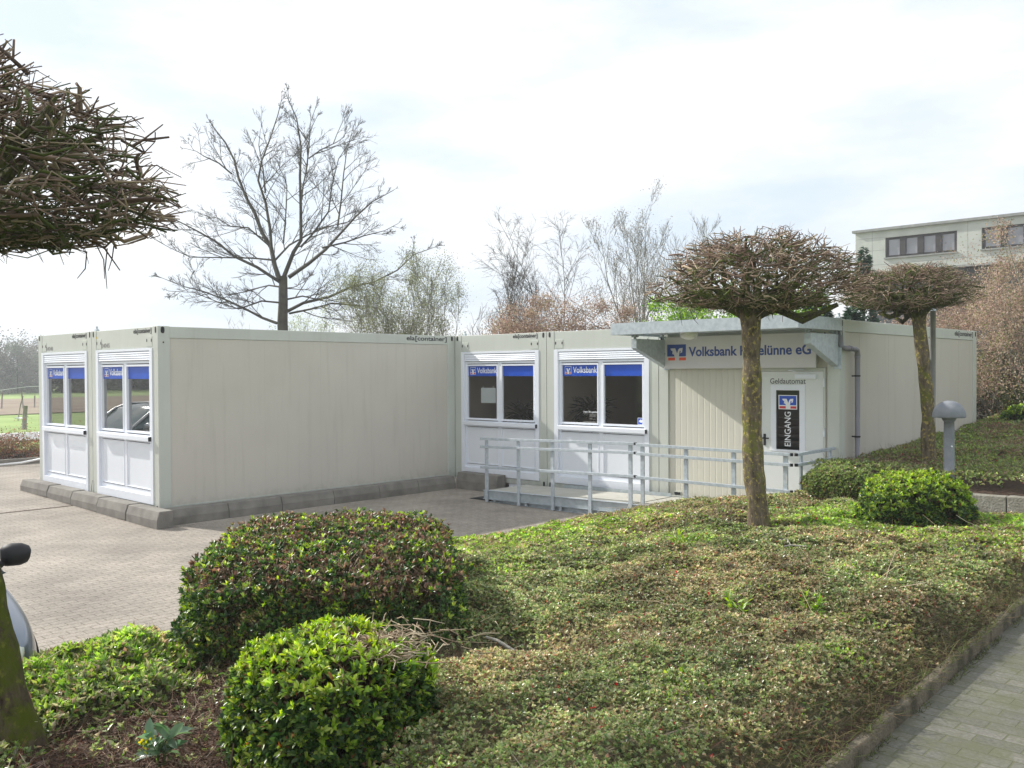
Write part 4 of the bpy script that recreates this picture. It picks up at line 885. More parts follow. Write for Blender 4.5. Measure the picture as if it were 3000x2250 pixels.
    if barepatch is not None:
        tubes('branches', lines, MT['twig'], root, col=np.array(cols)); lines = []; cols = []
        for _ in range(420):
            a = rng.uniform(0, 6.28); rr = barepatch[2] * abs(rng.normal()) * .6; q = np.array([barepatch[0] + rr * math.cos(a), barepatch[1] + rr * math.sin(a), 2 * cz - .02 - rng.random() * .05])
            d = norm(rng.normal(size=3) * np.array([1, 1, .25])); l_ = rng.uniform(.05, .16); lines.append((np.array([q - d * l_ * .5, q + rng.normal(size=3) * .008, q + d * l_ * .5]), (.003, .003, .002))); cols.append([(.42, .33, .22), (.30, .22, .15), (.5, .42, .3)][rng.integers(3)])
    tw = tubes('branches' if barepatch is None else 'dry_twigs', lines, MT['twig'], root, col=np.array(cols))
    if barepatch is not None: tw['kind'] = 'stuff'
    return root
shrub('clipped_shrub', 'large clipped evergreen shrub with twiggy dark top, before the paved yard', 7.92, -2.53, -.06, 1.18, .86, .97, 11500, .034, [3, 3, 2, 2], 900, seed=3, tipf=.34, openness=.5, p=5.0, rz=2.46, topbrown=.35)
shrub('clipped_shrub', 'small bright green clipped shrub in the foreground with a bare patch on top', 9.86, -3.93, .10, .350, .375, .93, 4300, .036, [2, 3, 1, 3], 110, barepatch=(.12, .18, .26, .9), seed=5, tipf=1.0, p=4.2)
shrub('clipped_shrub', 'rounded yellow green clipped shrub before the concrete wall, below the bollard light', 9.84, 3.16, .06, .50, .50, 1.03, 4600, .040, [2, 3, 1, 3], 160, seed=8, tipf=.85, openness=.3, p=2.8, rz=.75)
shrub('clipped_shrub', 'small round green shrub at the right photo edge behind the blank container end', 8.55, 12.75, .95, .42, .42, 1.38, 700, .065, [2, 3, 1, 3], 10, seed=9, tipf=.6, p=2.3)

# ---- small plants in the front bed
def tuft(name, label, cat, x, y, n, h, lf, cols, wr=.3, spread=(.2, 1.1), stems=6, group=None, m='leaf', zoff=0):
    rng = np.random.default_rng(int(x * 100) % 997); z = float(soil_z(x, y) + cover_h(x, y) * .6) + zoff; root = empty(name, (x, y, z), label, cat, group)
    lines = []; PP = []; AA = []
    for s_ in range(stems):
        a = rng.uniform(0, 6.28); d = norm(np.array([math.cos(a) * .5, math.sin(a) * .5, 1.0])); hh = h * rng.uniform(.6, 1.1); lines.append((np.array([[0, 0, -.1], d * hh * .5, d * hh]), (.003, .0025, .001)))
        for t in np.linspace(.35, 1, max(2, n // stems)): PP.append(d * hh * t); AA.append(d)
    tubes('stems', lines, MT['twig'], root, col=np.tile([(.12, .17, .05)], (len(lines), 1)))
    Pb, D, Nn, idx = clusters(np.array(PP), np.array(AA), 3, spread, rng); s_ = rng.uniform(.7, 1.2, len(idx)) * lf
    bigleaves('leaves', Pb, D, Nn, s_, s_ * wr, pal(len(idx), cols, rng=rng), MT[m], root); return root
G_ = [(.22, .36, .05), (.16, .30, .04), (.30, .42, .08)]
tuft('young_weed', 'bright green feathery weed rising from the middle of the front ground cover', 'weed', 10.35, -1.30, 22, .17, .07, G_, group='bright weeds in the front ground cover')
tuft('young_weed', 'light green feathery weed on the right slope nearest the path edging', 'weed', 10.72, -1.05, 18, .14, .06, G_, group='bright weeds in the front ground cover')
tuft('young_weed', 'pale green weed tuft at the bottom edge near the path kerb', 'weed', 10.85, -2.75, 20, .10, .05, G_, group='bright weeds in the front ground cover')
tuft('young_weed', 'light green weed below the trunk of the middle pollarded tree', 'weed', 8.9, .35, 18, .17, .07, G_, group='bright weeds in the front ground cover')
rt = tuft('spiny_leaved_plant', 'glossy pale spiny leaved plant with yellow flower cluster at the bottom left', 'plant', 9.42, -4.50, 16, .10, .10, [(.16, .25, .16), (.12, .22, .12), (.10, .18, .08)], wr=.45, spread=(.7, 1.4), stems=6, m='gleaf', zoff=.02)
fl = pal(26, [(.75, .62, .03), (.6, .6, .05)]); q = RNG.normal(size=(26, 3)) * np.array([.018, .018, .022]) + np.array([-.02, -.06, .10]); bigleaves('flowers', q, RNG.normal(size=(26, 3)), RNG.normal(size=(26, 3)), .016, .014, fl, MT['leaf'], rt)
tuft('round_leaved_weed', 'low round leaved weed at the foot of the left mossy trunk', 'weed', 9.12, -5.02, 26, .05, .05, [(.14, .28, .06), (.10, .22, .05)], wr=.8, spread=(.8, 1.4), stems=9)
lg_ = empty('dead_branch', (9.62, -2.60, float(soil_z(9.6, -2.6)) + .12), 'pale broken branch lying in the bare hollow right of the large shrub', 'branch')
b = MB(); b.tube([(-.12, -.02, .04), (-.05, .0, .03), (.04, .01, -.0), (.10, .04, -.04)], [.008, .010, .010, .008], 8); b.build('branch_wood', MT['birchlog'], lg_)
sk = empty('dry_branch', (9.75, .75, float(cover_top(9.75, .75)) + .03), 'curved white dry twig lying on the ground cover right of the middle tree', 'branch')
b = MB(); b.tube([(-.16, -.14, 0), (-.05, -.02, .03), (.06, .06, .02), (.20, .16, -.01)], [.006, .007, .007, .004], 6); b.tube([(-.05, -.02, .03), (-.12, .06, .06), (-.20, .05, .05)], [.004, .003, .002], 6); b.build('branch_wood', MT['birchlog'], sk)

# ------------------------------------------------------------------ pollarded trees
def pollard(label, base, top, R0, R1, cen, axr, aup, adn, ntw, mat_trunk, seed, thick=1.0, whips=3, gapt=.45, tint=1.0):
    rng = np.random.default_rng(seed)
    root = empty('pollarded_tree', base, label, 'tree', 'flat topped pollarded trees in the beds')
    b0 = np.array(base, float); T = np.array(top, float) - b0
    pts = []; rad = []
    for t in np.linspace(-.08, 1, 26):
        fl = R0 * (1 + .35 * math.exp(-max(t, 0) * 20)) * (1 - t) + R1 * t
        fl *= 1 + .05 * math.sin(t * 19 + seed) + .04 * math.sin(t * 41 + seed * 2)
        if t > .9: fl *= 1 + (t - .9) * 2.6
        o_ = np.array([math.sin(t * 6 + seed) * .018, math.cos(t * 5 + seed) * .015, 0]) * min(1, max(t, 0) * 4)
        pts.append(tuple(T * t + o_)); rad.append(fl)
    b = MB(); b.tube(pts, rad, 22); tr = b.build('trunk', MT[mat_trunk], root)
    # irregular bark surface
    me = tr.data; n = len(me.vertices); co = np.empty(n * 3, dtype=np.float32); me.vertices.foreach_get('co', co); co = co.reshape(-1, 3)
    ax_ = np.array(pts)[np.clip(np.arange(n) // 22, 0, 25)]; rel = co - ax_; a = np.arctan2(rel[:, 1], rel[:, 0])
    f = 1 + .16 * (vn(a * 1.3 + 9, co[:, 2] * 3, 1.2, seed) - .5) + .10 * (vn(a * 3 + 20, co[:, 2] * 9, 1, seed + 1) - .5) + .12 * np.cos(a * 5 + seed) * np.exp(-co[:, 2] * 7)
    co[:] = ax_ + rel * f[:, None]; me.vertices.foreach_set('co', co.ravel())
    C0 = np.array(cen, float) - b0
    def surfpt(d):
        q = np.array([d[0] / axr, d[1] / axr, d[2] / (aup if d[2] > 0 else adn)]); return C0 + d / np.linalg.norm(q)
    lines = []
    tp = np.array(pts[-1]); nl = 11
    for i in range(nl):
        a = i * 2 * math.pi / nl + rng.uniform(-.2, .2); e = rng.uniform(-.05, .6) if i % 3 else rng.uniform(.5, .95)
        d = np.array([math.cos(a) * math.cos(e), math.sin(a) * math.cos(e), math.sin(e)]); q = surfpt(d) * rng.uniform(.9, 1) ; q = C0 + (q - C0) * rng.uniform(.72, .9)
        s_ = tp - np.array([0, 0, .10]); m1 = s_ * .65 + q * .35 + np.array([0, 0, .05]) + rng.normal(size=3) * .04; m2 = s_ * .3 + q * .7 + rng.normal(size=3) * .05
        r_ = rng.uniform(.032, .055) * thick; lines.append((np.array([s_, m1, m2, q]), (r_ * 1.2, r_, r_ * .75, r_ * .55)))
        for _ in range(6):
            st = m1 * (1 - (u := rng.random())) + (m2 if u < .6 else q) * u; d2 = norm(q - s_ + rng.normal(size=3) * .9 * np.linalg.norm(q - s_)); l_ = rng.uniform(.15, .38)
            en = st + d2 * l_; qn = np.linalg.norm((en - C0) / np.array([axr, axr, aup if en[2] > C0[2] else adn])); en = C0 + (en - C0) / qn * .95 if qn > .95 else en
            lines.append((np.array([st, (st + en) * .5 + rng.normal(size=3) * .02, en]), (r_ * .5, r_ * .4, r_ * .28)))
    tubes('limbs', lines, MT['limb'], root, seg=4)
    lines = []; cols = []
    base_c = np.array([(.27, .18, .135), (.19, .125, .095), (.37, .27, .20), (.46, .36, .26), (.13, .085, .065)])
    gap = lambda p: vn(p[0] * 3.2 + p[2] * 2, p[1] * 3.2 - p[2] * 3, 1.3, seed + 30)
    while len(lines) < ntw:
        d = norm(rng.normal(size=3) * np.array([1, 1, .62])); S = surfpt(d); fr = rng.uniform(.25, 1) ** .45
        p = C0 + (S - C0) * fr
        if gap(p) < gapt and rng.random() < .88: continue
        out = norm((S - C0) * np.array([1, 1, .35])); tang = rng.normal(size=3) * np.array([1, 1, .45]); dr = norm(out * .75 + tang * .85 + np.array([0, 0, .06]))
        l_ = rng.uniform(.09, .29) * (1.25 - .35 * fr); e = p + dr * l_
        q = (e - C0) / np.array([axr, axr, aup if e[2] > C0[2] else adn]); qq = np.linalg.norm(q)
        lim = 1.06 + .12 * (gap(e) - .5) + .06 * rng.random()
        if qq > lim: e = C0 + (e - C0) * (lim / qq)
        m_ = (p + e) * .5 + rng.normal(size=3) * .028
        r_ = rng.choice([.0035, .005, .008, .0125], p=[.45, .34, .16, .05]) * thick
        lines.append((np.array([p, m_, e]), (r_, r_ * .85, r_ * .62)))
        c = base_c[rng.integers(5)] * rng.uniform(.75, 1.3); g = np.clip(1.15 - fr * 1.0 + .25 * (C0[2] - p[2] > .02), 0, .8)
        if rng.random() < g: c = np.array([.075, .095, .018]) * rng.uniform(.6, 1.5)
        c = c * tint; cols.append(c)
        if rng.random() < .22:
            d3 = norm(dr + rng.normal(size=3) * .8); lines.append((np.array([m_, m_ + d3 * .05, m_ + d3 * rng.uniform(.07, .14)]), (r_ * .6, r_ * .5, r_ * .35))); cols.append(c * 1.1)
    # a few long whips hanging below
    for _ in range(whips):
        a = rng.uniform(0, 6.28); p = C0 + np.array([math.cos(a) * axr * rng.uniform(.3, .9), math.sin(a) * axr * .8, -adn * .8]); e = p + np.array([rng.normal() * .04, rng.normal() * .04, -rng.uniform(.08, .24)])
        lines.append((np.array([p, (p + e) / 2 + rng.normal(size=3) * .01, e]), (.004, .0035, .002))); cols.append(np.array([.10, .07, .07]))
    tubes('twigs', lines, MT['twig'], root, col=np.array(cols), seg=4)
    return root
pollard('middle pollarded tree with lichen covered trunk in front of the entrance', (8.60, 2.26, .33), (8.48, 2.25, 2.71), .112, .088, (8.52, 2.33, 2.87), 1.06, .62, .14, 5600, 'bark', 2, thick=.95)
pollard('right pollarded tree with thin yellow lichened trunk beside the grey pole', (8.79, 6.68, .72), (8.70, 6.56, 2.86), .088, .084, (8.62, 6.42, 3.04), .88, .44, .12, 4400, 'bark', 5, thick=.85)
pollard('left pollarded tree with green mossy trunk at the edge of the photo', (8.71, -4.83, .34), (8.34, -5.14, 2.50), .108, .09, (8.24, -5.20, 2.88), 1.20, .71, .17, 6600, 'barkl', 9, thick=1.0, whips=10, gapt=.52, tint=.75)  # tint puts the backlit crown's shade into its twig colours

# ------------------------------------------------------------------ bare trees
def rot_about(v, axis, a): axis = axis / np.linalg.norm(axis); return v * math.cos(a) + np.cross(axis, v) * math.sin(a) + axis * axis.dot(v) * (1 - math.cos(a))
def grow(lines, tips, p, d, length, r, level, rng, up=.12, wig=.16, nkid=(4, 6), ang=(.45, .9), shrink=(.38, .62), rmin=.0035):
    n = 5; pts = [np.array(p, float)]; dd = np.array(d, float)
    for i in range(n - 1):
        dd = norm(dd + rng.normal(size=3) * wig + np.array([0, 0, up])); pts.append(pts[-1] + dd * length / (n - 1))
    rr = [max(r * (1 - .78 * t / (n - 1)), rmin * .6) for t in range(n)]
    lines.append((np.array(pts), rr)); tips.append(pts[-1])
    if level <= 0: return
    kids = rng.integers(nkid[0], nkid[1] + 1)
    for k in range(kids):
        t = rng.uniform(.18, .98); f = t * (n - 1); i = min(int(f), n - 2); q = pts[i] + (pts[i + 1] - pts[i]) * (f - i)
        ax = norm(rng.normal(size=3)); ax = norm(np.cross(pts[i + 1] - pts[i], ax)); d2 = rot_about(norm(pts[i + 1] - pts[i]), ax, rng.uniform(*ang))
        grow(lines, tips, q, d2, length * rng.uniform(*shrink) * (1.15 - .45 * t), max(r * .45 * (1.1 - .5 * t), rmin), level - 1, rng, up, wig * 1.05, nkid, ang, shrink, rmin)

# large bare tree behind the left containers, limbs laid out as they grow
t_ = 28.0; Wp = t_ * 3000 / 2212 / 2670.9; right2 = np.array([.728, .685, 0]); back2 = np.array([-.685, .728, 0])
TB = CP + (FW + RT * ((612 * 3000 / 2212 - 1500) / 2670.9)) * t_; TB = np.array([TB[0], TB[1], -.2])
def bt(X, Y, v=0.0):
    u = ((400 + X * .452) * 2212 / 3000 - 612) * Wp; z = 2.0848 - .37 + (824 - (250 + Y * .452) * 2212 / 3000) * Wp + .2
    return right2 * u + back2 * v + np.array([0, 0, z])
rng = np.random.default_rng(42); big = empty('bare_tree', tuple(TB), 'large spreading bare deciduous tree behind the left containers', 'tree')
Zb = bt(955, 1240)[2]
b = MB(); b.tube([(0, 0, -.3), (0, 0, .3), tuple(bt(953, 1700)), tuple(bt(950, 1500)), tuple(bt(955, 1380)), tuple(bt(955, 1290)), tuple(bt(960, 1215))], [.30, .22, .165, .155, .14, .135, .11], 14); b.build('trunk', MT['farbark'], big)
LIMBS = [
 ([(940, 1240), (905, 1130), (870, 1020), (800, 920), (740, 780), (690, 680), (625, 540), (590, 420), (530, 300), (450, 210), (395, 130)], .095, 1.2),
 ([(880, 1060), (885, 920), (850, 750), (832, 620), (860, 520), (920, 380), (985, 240), (1005, 130)], .06, -1.0),
 ([(835, 690), (812, 520), (780, 340), (772, 220)], .035, .8),
 ([(625, 545), (540, 480), (450, 430), (370, 390), (290, 370)], .03, .5),
 ([(965, 1220), (1035, 1070), (1090, 980), (1098, 800), (1115, 600), (1133, 430), (1110, 260), (1065, 150)], .08, -1.4),
 ([(1130, 450), (1200, 385), (1300, 335), (1350, 290), (1355, 180)], .026, .6),
 ([(1118, 560), (1140, 400), (1170, 260), (1215, 160)], .03, -.8),
 ([(1070, 760), (1085, 620), (1095, 480), (1085, 330), (1100, 240)], .034, .9),
 ([(985, 1225), (1110, 1130), (1215, 1030), (1310, 890), (1400, 790), (1500, 690), (1640, 600)], .075, 1.6),
 ([(1310, 890), (1350, 740), (1362, 580), (1400, 430), (1440, 300)], .036, -.7),
 ([(1215, 1035), (1350, 990), (1480, 950), (1600, 905), (1690, 850)], .036, .9),
 ([(1075, 1030), (1160, 950), (1270, 830), (1330, 660), (1370, 520), (1480, 400)], .040, -1.6),
 ([(935, 1250), (800, 1170), (680, 1100), (560, 1010), (480, 950), (380, 905), (290, 870)], .060, -1.5),
 ([(870, 1020), (800, 950), (690, 890), (560, 850), (430, 800), (335, 760)], .040, 1.6),
 ([(885, 1110), (760, 1100), (600, 1098), (400, 1100), (290, 1045), (190, 1000)], .034, -.8),
 ([(925, 1515), (800, 1480), (700, 1430), (560, 1360), (400, 1300), (250, 1260), (90, 1195)], .052, .9),
 ([(935, 1385), (820, 1390), (700, 1430), (600, 1400), (460, 1340), (330, 1330)], .034, -1.4),
 ([(930, 1290), (850, 1262), (720, 1285), (580, 1290), (470, 1310)], .034, 1.5),
 ([(975, 1445), (1080, 1400), (1250, 1340), (1400, 1275), (1540, 1240), (1680, 1160), (1790, 1070), (1930, 1020)], .062, .5),
 ([(985, 1460), (1150, 1430), (1300, 1400), (1450, 1420), (1600, 1450), (1700, 1520)], .040, -1.5),
 ([(970, 1365), (1080, 1340), (1200, 1370), (1330, 1340), (1430, 1350)], .034, 1.4),
 ([(920, 1110), (985, 1000), (1090, 920), (1210, 860), (1380, 800), (1500, 750)], .040, 1.8),
 ([(960, 1000), (975, 860), (1000, 780), (1010, 640), (960, 520)], .030, -.5),
 ([(940, 1300), (1010, 1290), (1060, 1250), (1085, 1190)], .022, .8)]
lines = []; tips = []
for pl_, r_, dep in LIMBS:
    n = len(pl_); pts = np.array([bt(x, y, dep * (i / (n - 1))) + rng.normal(size=3) * .03 for i, (x, y) in enumerate(pl_)]); r_ *= 1.0
    lines.append((pts, [max(r_ * (1 - .85 * i / (n - 1)), .008) for i in range(n)]))
    seg_ = np.linalg.norm(np.diff(pts, axis=0), axis=1); tot = seg_.sum(); cum = np.concatenate([[0], np.cumsum(seg_)])
    for s_ in np.arange(tot * .12, tot, .34):
        i = min(np.searchsorted(cum, s_) - 1, n - 2); q = pts[i] + (pts[i + 1] - pts[i]) * ((s_ - cum[i]) / seg_[i]); dv = norm(pts[i + 1] - pts[i]); ax = norm(np.cross(dv, rng.normal(size=3))); fr = s_ / tot
        grow(lines, tips, q, rot_about(dv, ax, rng.uniform(.4, .9)), rng.uniform(.8, 1.9) * (1.12 - .85 * fr), max(.022 * (1 - fr * .6), .010), 2, rng, up=.04, wig=.10, nkid=(5, 6), ang=(.35, .75), shrink=(.32, .58), rmin=.0062)
    grow(lines, tips, pts[-1], norm(pts[-1] - pts[-2]), .2, .009, 1, rng, rmin=.007)
tubes('crown', lines, MT['farbark'], big, seg=3)

def baretree(label, disp_x, t, top_disp_y, stems, spread, seed, m='farbark', leafc=None, leafn=0, lsize=.04, levels=3, up=.16, crown0=.25, z0=.4, thick=1.0, group=None, ang=(.35, .75), kids=(4, 6), name='bare_tree', droop=None, rmin=.006):
    rng = np.random.default_rng(seed)
    B = CP + (FW + RT * ((disp_x * 3000 / 2212 - 1500) / 2670.9)) * t; B = np.array([B[0], B[1], z0]); Ht = 2.085 + (798 - top_disp_y) * t * 3000 / 2212 / 2670.9 - z0
    root = empty(name, tuple(B), label, 'tree', group); lines = []; tips = []; st = []
    for s_ in range(stems):
        a = rng.uniform(0, 6.28); d = norm(np.array([math.cos(a) * spread * (s_ > 0 or stems > 1), math.sin(a) * spread * (s_ > 0 or stems > 1), 1.0])); h = Ht * rng.uniform(.82, 1.0) * (1 if s_ else 1.0) * .95
        n = 9; pts = [np.array([math.cos(a) * .1, math.sin(a) * .1, -.2])]; dd = d.copy()
        for i in range(n - 1): dd = norm(dd + rng.normal(size=3) * .07 + np.array([0, 0, .05])); pts.append(pts[-1] + dd * h / (n - 1))
        r0 = thick * .018 * h / math.sqrt(stems); st.append((np.array(pts), [max(r0 * (1 - .9 * i / (n - 1)), .006) for i in range(n)]))
        nk = int(26 / math.sqrt(stems))
        for k in range(nk):
            f = crown0 + (1 - crown0) * (k + rng.random()) / nk; g = f * (n - 1); i = min(int(g), n - 2); q = pts[i] + (pts[i + 1] - pts[i]) * (g - i); dv = norm(pts[i + 1] - pts[i])
            ax = norm(np.cross(dv, rng.normal(size=3))); l_ = h * (.16 + .30 * (1 - f) ** .8) * rng.uniform(.7, 1.2)
            grow(lines, tips, q, rot_about(dv, ax, rng.uniform(*ang)), l_, r0 * .5 * (1.1 - f) + .007, levels - 1, rng, up=up if droop is None else droop, wig=.09, nkid=kids, rmin=rmin)
    tubes('trunk', st, MT[m], root, seg=6); tubes('crown', lines, MT[m], root, seg=3)
    if leafc is not None:
        T = np.array(tips); T = T[rng.integers(0, len(T), leafn)] + rng.normal(size=(leafn, 3)) * .12
        leaves('buds', T, rng.normal(size=T.shape), rng.normal(size=T.shape), rng.uniform(.6, 1.3, leafn) * lsize, lsize * .6, pal(leafn, leafc, rng=rng), MT['bleaf'], root)
    return root
GB = 'bare spring trees behind the middle containers'
baretree('broad bushy tree with pale green buds right of the large bare tree', 905, 26, 540, 13, .46, 23, m='greybark', leafc=[(.24, .28, .11), (.30, .32, .15), (.18, .21, .09)], leafn=34000, lsize=.040, levels=3, crown0=.06, group=GB, ang=(.3, .7))
baretree('slim bare tree with straight dark trunk above the inner container corner', 1073, 34, 508, 1, .1, 4, levels=3, crown0=.12, thick=.7, group=GB, ang=(.35, .7), up=.22, rmin=.008)
baretree('low bare tree between the slim tree and the birch', 1152, 38, 545, 2, .15, 6, levels=3, crown0=.15, thick=.6, group=GB, up=.2, rmin=.008)
baretree('tall thin birch with drooping twigs behind the pink shrubs', 1222, 36, 438, 2, .16, 7, levels=3, crown0=.35, thick=.42, droop=-.02, group=GB, ang=(.35, .8), kids=(4, 6), rmin=.006)
baretree('wide bare multi stemmed tree left of the middle pollarded crown', 1392, 38, 452, 5, .38, 8, m='greybark', levels=3, crown0=.15, thick=.8, group=GB, up=.2, leafc=[(.16, .12, .08), (.2, .16, .1)], leafn=2500, lsize=.06, rmin=.008)
baretree('bare tree top hidden half behind the middle pollarded crown', 1475, 42, 470, 3, .25, 12, m='greybark', levels=3, crown0=.2, thick=.7, group=GB, up=.22, rmin=.008)
baretree('small pale budding tree low behind the large bare tree trunk', 690, 44, 660, 4, .4, 13, m='greybark', levels=2, crown0=.1, thick=.6, group=GB, leafc=[(.35, .42, .2)], leafn=2500, lsize=.08, rmin=.008)
baretree('small hazy bare tree left of the large bare tree trunk', 575, 46, 668, 4, .45, 14, m='greybark', levels=2, crown0=.1, thick=.5, group=GB, rmin=.007)

# ---- leafy shrubs and conifers behind the containers
def bush(name, label, cat, cx, cy, z0, rx, ry, rz_, n, lf, cols, w=None, clumps=60, m='bleaf', seed=1, group=None, stems=24, shell=.55, dark=None, flat=.0, crad=.16):
    rng = np.random.default_rng(seed); root = empty(name, (cx, cy, z0), label, cat, group)
    d = norm(rng.normal(size=(clumps, 3)) * np.array([1, 1, .9])); d[:, 2] = np.minimum(np.abs(d[:, 2]) * 1.0, .93) - .25 * rng.random(clumps); fr = rng.uniform(shell, 1.05, clumps)
    K = d * fr[:, None] * np.array([rx, ry, rz_]); K[:, 2] += rz_ * .28
    ci = rng.integers(0, clumps, n); cr = crad * min(rx, ry, rz_) * rng.uniform(.6, 1.5, clumps); P = K[ci] + rng.normal(size=(n, 3)) * cr[ci][:, None] * np.array([1, 1, .75]); P = P[P[:, 2] > 0.02]; n = len(P)
    if flat: pass
    C = pal(n, cols, w, rng=rng); C *= rng.uniform(.75, 1.2, clumps)[ci[:n]][:, None]
    N = norm(P / np.array([rx, ry, rz_]) + rng.normal(size=P.shape) * .7)
    leaves('foliage', P, rng.normal(size=P.shape) + np.array([0, 0, .4]), N, lf * rng.uniform(.6, 1.4, n), lf * .6, C, MT[m], root)
    lines = []
    for k in range(min(stems, clumps)):
        q = K[k] * .97; b0 = np.array([rng.normal() * .12 * rx, rng.normal() * .12 * ry, -.2]); m_ = b0 * .45 + q * .55 + np.array([0, 0, -.08 * rz_]) + rng.normal(size=3) * .06 * rx; lines.append((np.array([b0, b0 * .75 + m_ * .25 + rng.normal(size=3) * .03 * rx, m_, q]), np.array([.016, .013, .009, .004]) * max(rx, 1.0)))
        for _ in range(4):
            e = m_ * .5 + q * .5 + rng.normal(size=3) * np.array([rx, ry, rz_]) * .22; e[2] = max(e[2], .1); lines.append((np.array([m_, (m_ + e) / 2 + rng.normal(size=3) * .05, e]), np.array([.006, .004, .002]) * max(rx, 1.0)))
    tubes('branches', lines, MT['farbark'] if dark is None else MT[dark], root, seg=4)
    return root
PINK = [(.46, .33, .25), (.38, .27, .19), (.56, .44, .34), (.25, .18, .13), (.32, .30, .15)]
def at(dx, t, z0=.4): B = CP + (FW + RT * ((dx * 3000 / 2212 - 1500) / 2670.9)) * t; return B[0], B[1]
GP = 'pink brown blossoming shrubs behind the containers'
for k, (dx, t, topy, rx, lab) in enumerate(((1140, 23, 655, 1.3, 'left end of the pink brown shrub row, beside the slim bare tree'), (1215, 24, 634, 1.5, 'highest pink brown shrub of the row, below the birch'), (1300, 24.5, 646, 1.4, 'middle right pink brown shrub of the row behind the canopy end'), (1385, 25, 660, 1.3, 'right pink brown shrub of the row touching the bright green bushes'))):
    x, y = at(dx, t); zt_ = 2.085 + (798 - topy) * t * 3000 / 2212 / 2670.9 - .4; bush('blossoming_shrub', lab, 'shrub', x, y, .4, rx, rx, zt_ * .84, 34000, .055, PINK, [3, 3, 2, 2, 1], 90, seed=20 + k, group=GP, crad=.13)
LIME = [(.20, .36, .03), (.28, .45, .05), (.13, .26, .03), (.08, .17, .03)]
GG = 'bright green bushes behind the entrance canopy'
for k, (dx, t, topy, rx, lab) in enumerate(((1445, 21, 643, 1.0, 'left bright green bush behind the canopy, next to the pink shrubs'), (1530, 20.5, 635, 1.1, 'second bright green bush behind the canopy, under the left half of the pollarded crown'), (1610, 20.5, 639, 1.0, 'third bright green bush behind the canopy, beside the middle trunk'), (1700, 20, 639, 1.0, 'right bright green bush behind the canopy, before the dark conifers'))):
    x, y = at(dx, t); zt_ = 2.085 + (798 - topy) * t * 3000 / 2212 / 2670.9 - .4; bush('green_bush', lab, 'bush', x, y, .4, rx, rx, zt_ * .95, 9000, .07, LIME, [3, 2, 2, 2], 60, seed=40 + k, group=GG, m='leaf', crad=.15)
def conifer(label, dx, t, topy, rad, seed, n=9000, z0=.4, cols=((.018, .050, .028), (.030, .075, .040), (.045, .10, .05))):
    rng = np.random.default_rng(seed); x, y = at(dx, t); Ht = 2.085 + (798 - topy) * t * 3000 / 2212 / 2670.9 - z0; root = empty('conifer', (x, y, z0), label, 'tree', 'dark conifers behind the containers')
    b = MB(); b.tube([(0, 0, -.2), (0, 0, Ht * .5), (0, 0, Ht * .97)], [.10, .06, .01], 8); b.build('trunk', MT['farbark'], root)
    h = rng.beta(1.1, 1.5, n); a = rng.uniform(0, 6.28, n); lay = .75 + .35 * np.sin(h * 34 + 2 * np.sin(a * 3)); rr = rad * (1 - h) ** .8 * lay * rng.uniform(.55, 1, n) ** .5 * (1 + .18 * np.sin(a * 5 + h * 9)); P = np.stack([rr * np.cos(a), rr * np.sin(a), h * Ht + .02 - rr * .22], -1)
    D = np.stack([np.cos(a), np.sin(a), rng.normal(size=n) * .35 + .15], -1); leaves('crown', P, D, rng.normal(size=P.shape) + np.array([0, 0, 1.2]), .17 * rng.uniform(.6, 1.3, n), .055, pal(n, cols, rng=rng), MT['dleaf'], root); return root
conifer('broad dark conifer right of the middle trunk, above the canopy', 1765, 23, 628, 1.5, 60, 9000)
conifer('low dark conifer at the container edge below the right pollarded crown', 1840, 22, 668, 1.2, 61, 7000)
conifer('slim pointed conifer standing before the flat roofed house', 1866, 27, 536, .75, 62, 6000, cols=((.04, .09, .05), (.06, .13, .07), (.03, .07, .04)))

# large blossoming shrub and understorey at the right
GRB = 'blossoming shrubs and hedge plants at the right edge'
bush('blossoming_shrub', 'tall pink blossoming shrub towering over the right container end', 'shrub', 8.6, 15.6, .8, 2.6, 2.5, 3.95, 60000, .045, PINK + [(.20, .22, .07)], [3, 3, 2.5, 1.5, 1, 2.0], 190, seed=71, group=GRB, stems=60, dark='greybark', crad=.075)
bush('blossoming_shrub', 'pink blossoming shrub behind the blank container wall, left of the pole', 'shrub', 6.1, 18.0, .6, 2.3, 2.3, 3.5, 40000, .050, PINK, [3, 3, 2, 2, 1], 110, seed=72, group=GRB, crad=.11)
bush('blossoming_shrub', 'pink blossoming shrub at the right photo edge nearest the camera', 'shrub', 10.4, 15.4, .9, 1.9, 1.9, 3.4, 38000, .042, PINK + [(.22, .25, .08)], [3, 3, 2, 2, 1, 2], 110, seed=73, group=GRB, stems=40, dark='greybark', crad=.08)
DK = [(.035, .060, .022), (.060, .085, .028), (.10, .13, .035), (.15, .095, .055)]
for k, (x, y, r_, h_, lab) in enumerate(((8.4, 14.0, .75, .85, 'dark leafy undergrowth bush beside the blank container end'), (9.6, 13.8, .8, .9, 'dark leafy undergrowth bush at the right edge under the pink blossom'), (7.4, 16.3, 1.3, 1.6, 'dark undergrowth bush behind the container corner'), (9.2, 17.6, 1.6, 1.7, 'dark background bush under the tall pink shrub'))):
    bush('undergrowth_bush', lab, 'bush', x, y, .75, r_, r_, h_, 9000, .055, DK, [3, 3, 2, 2], 60, seed=80 + k, group='undergrowth bushes at the right edge', m='leaf', crad=.16)

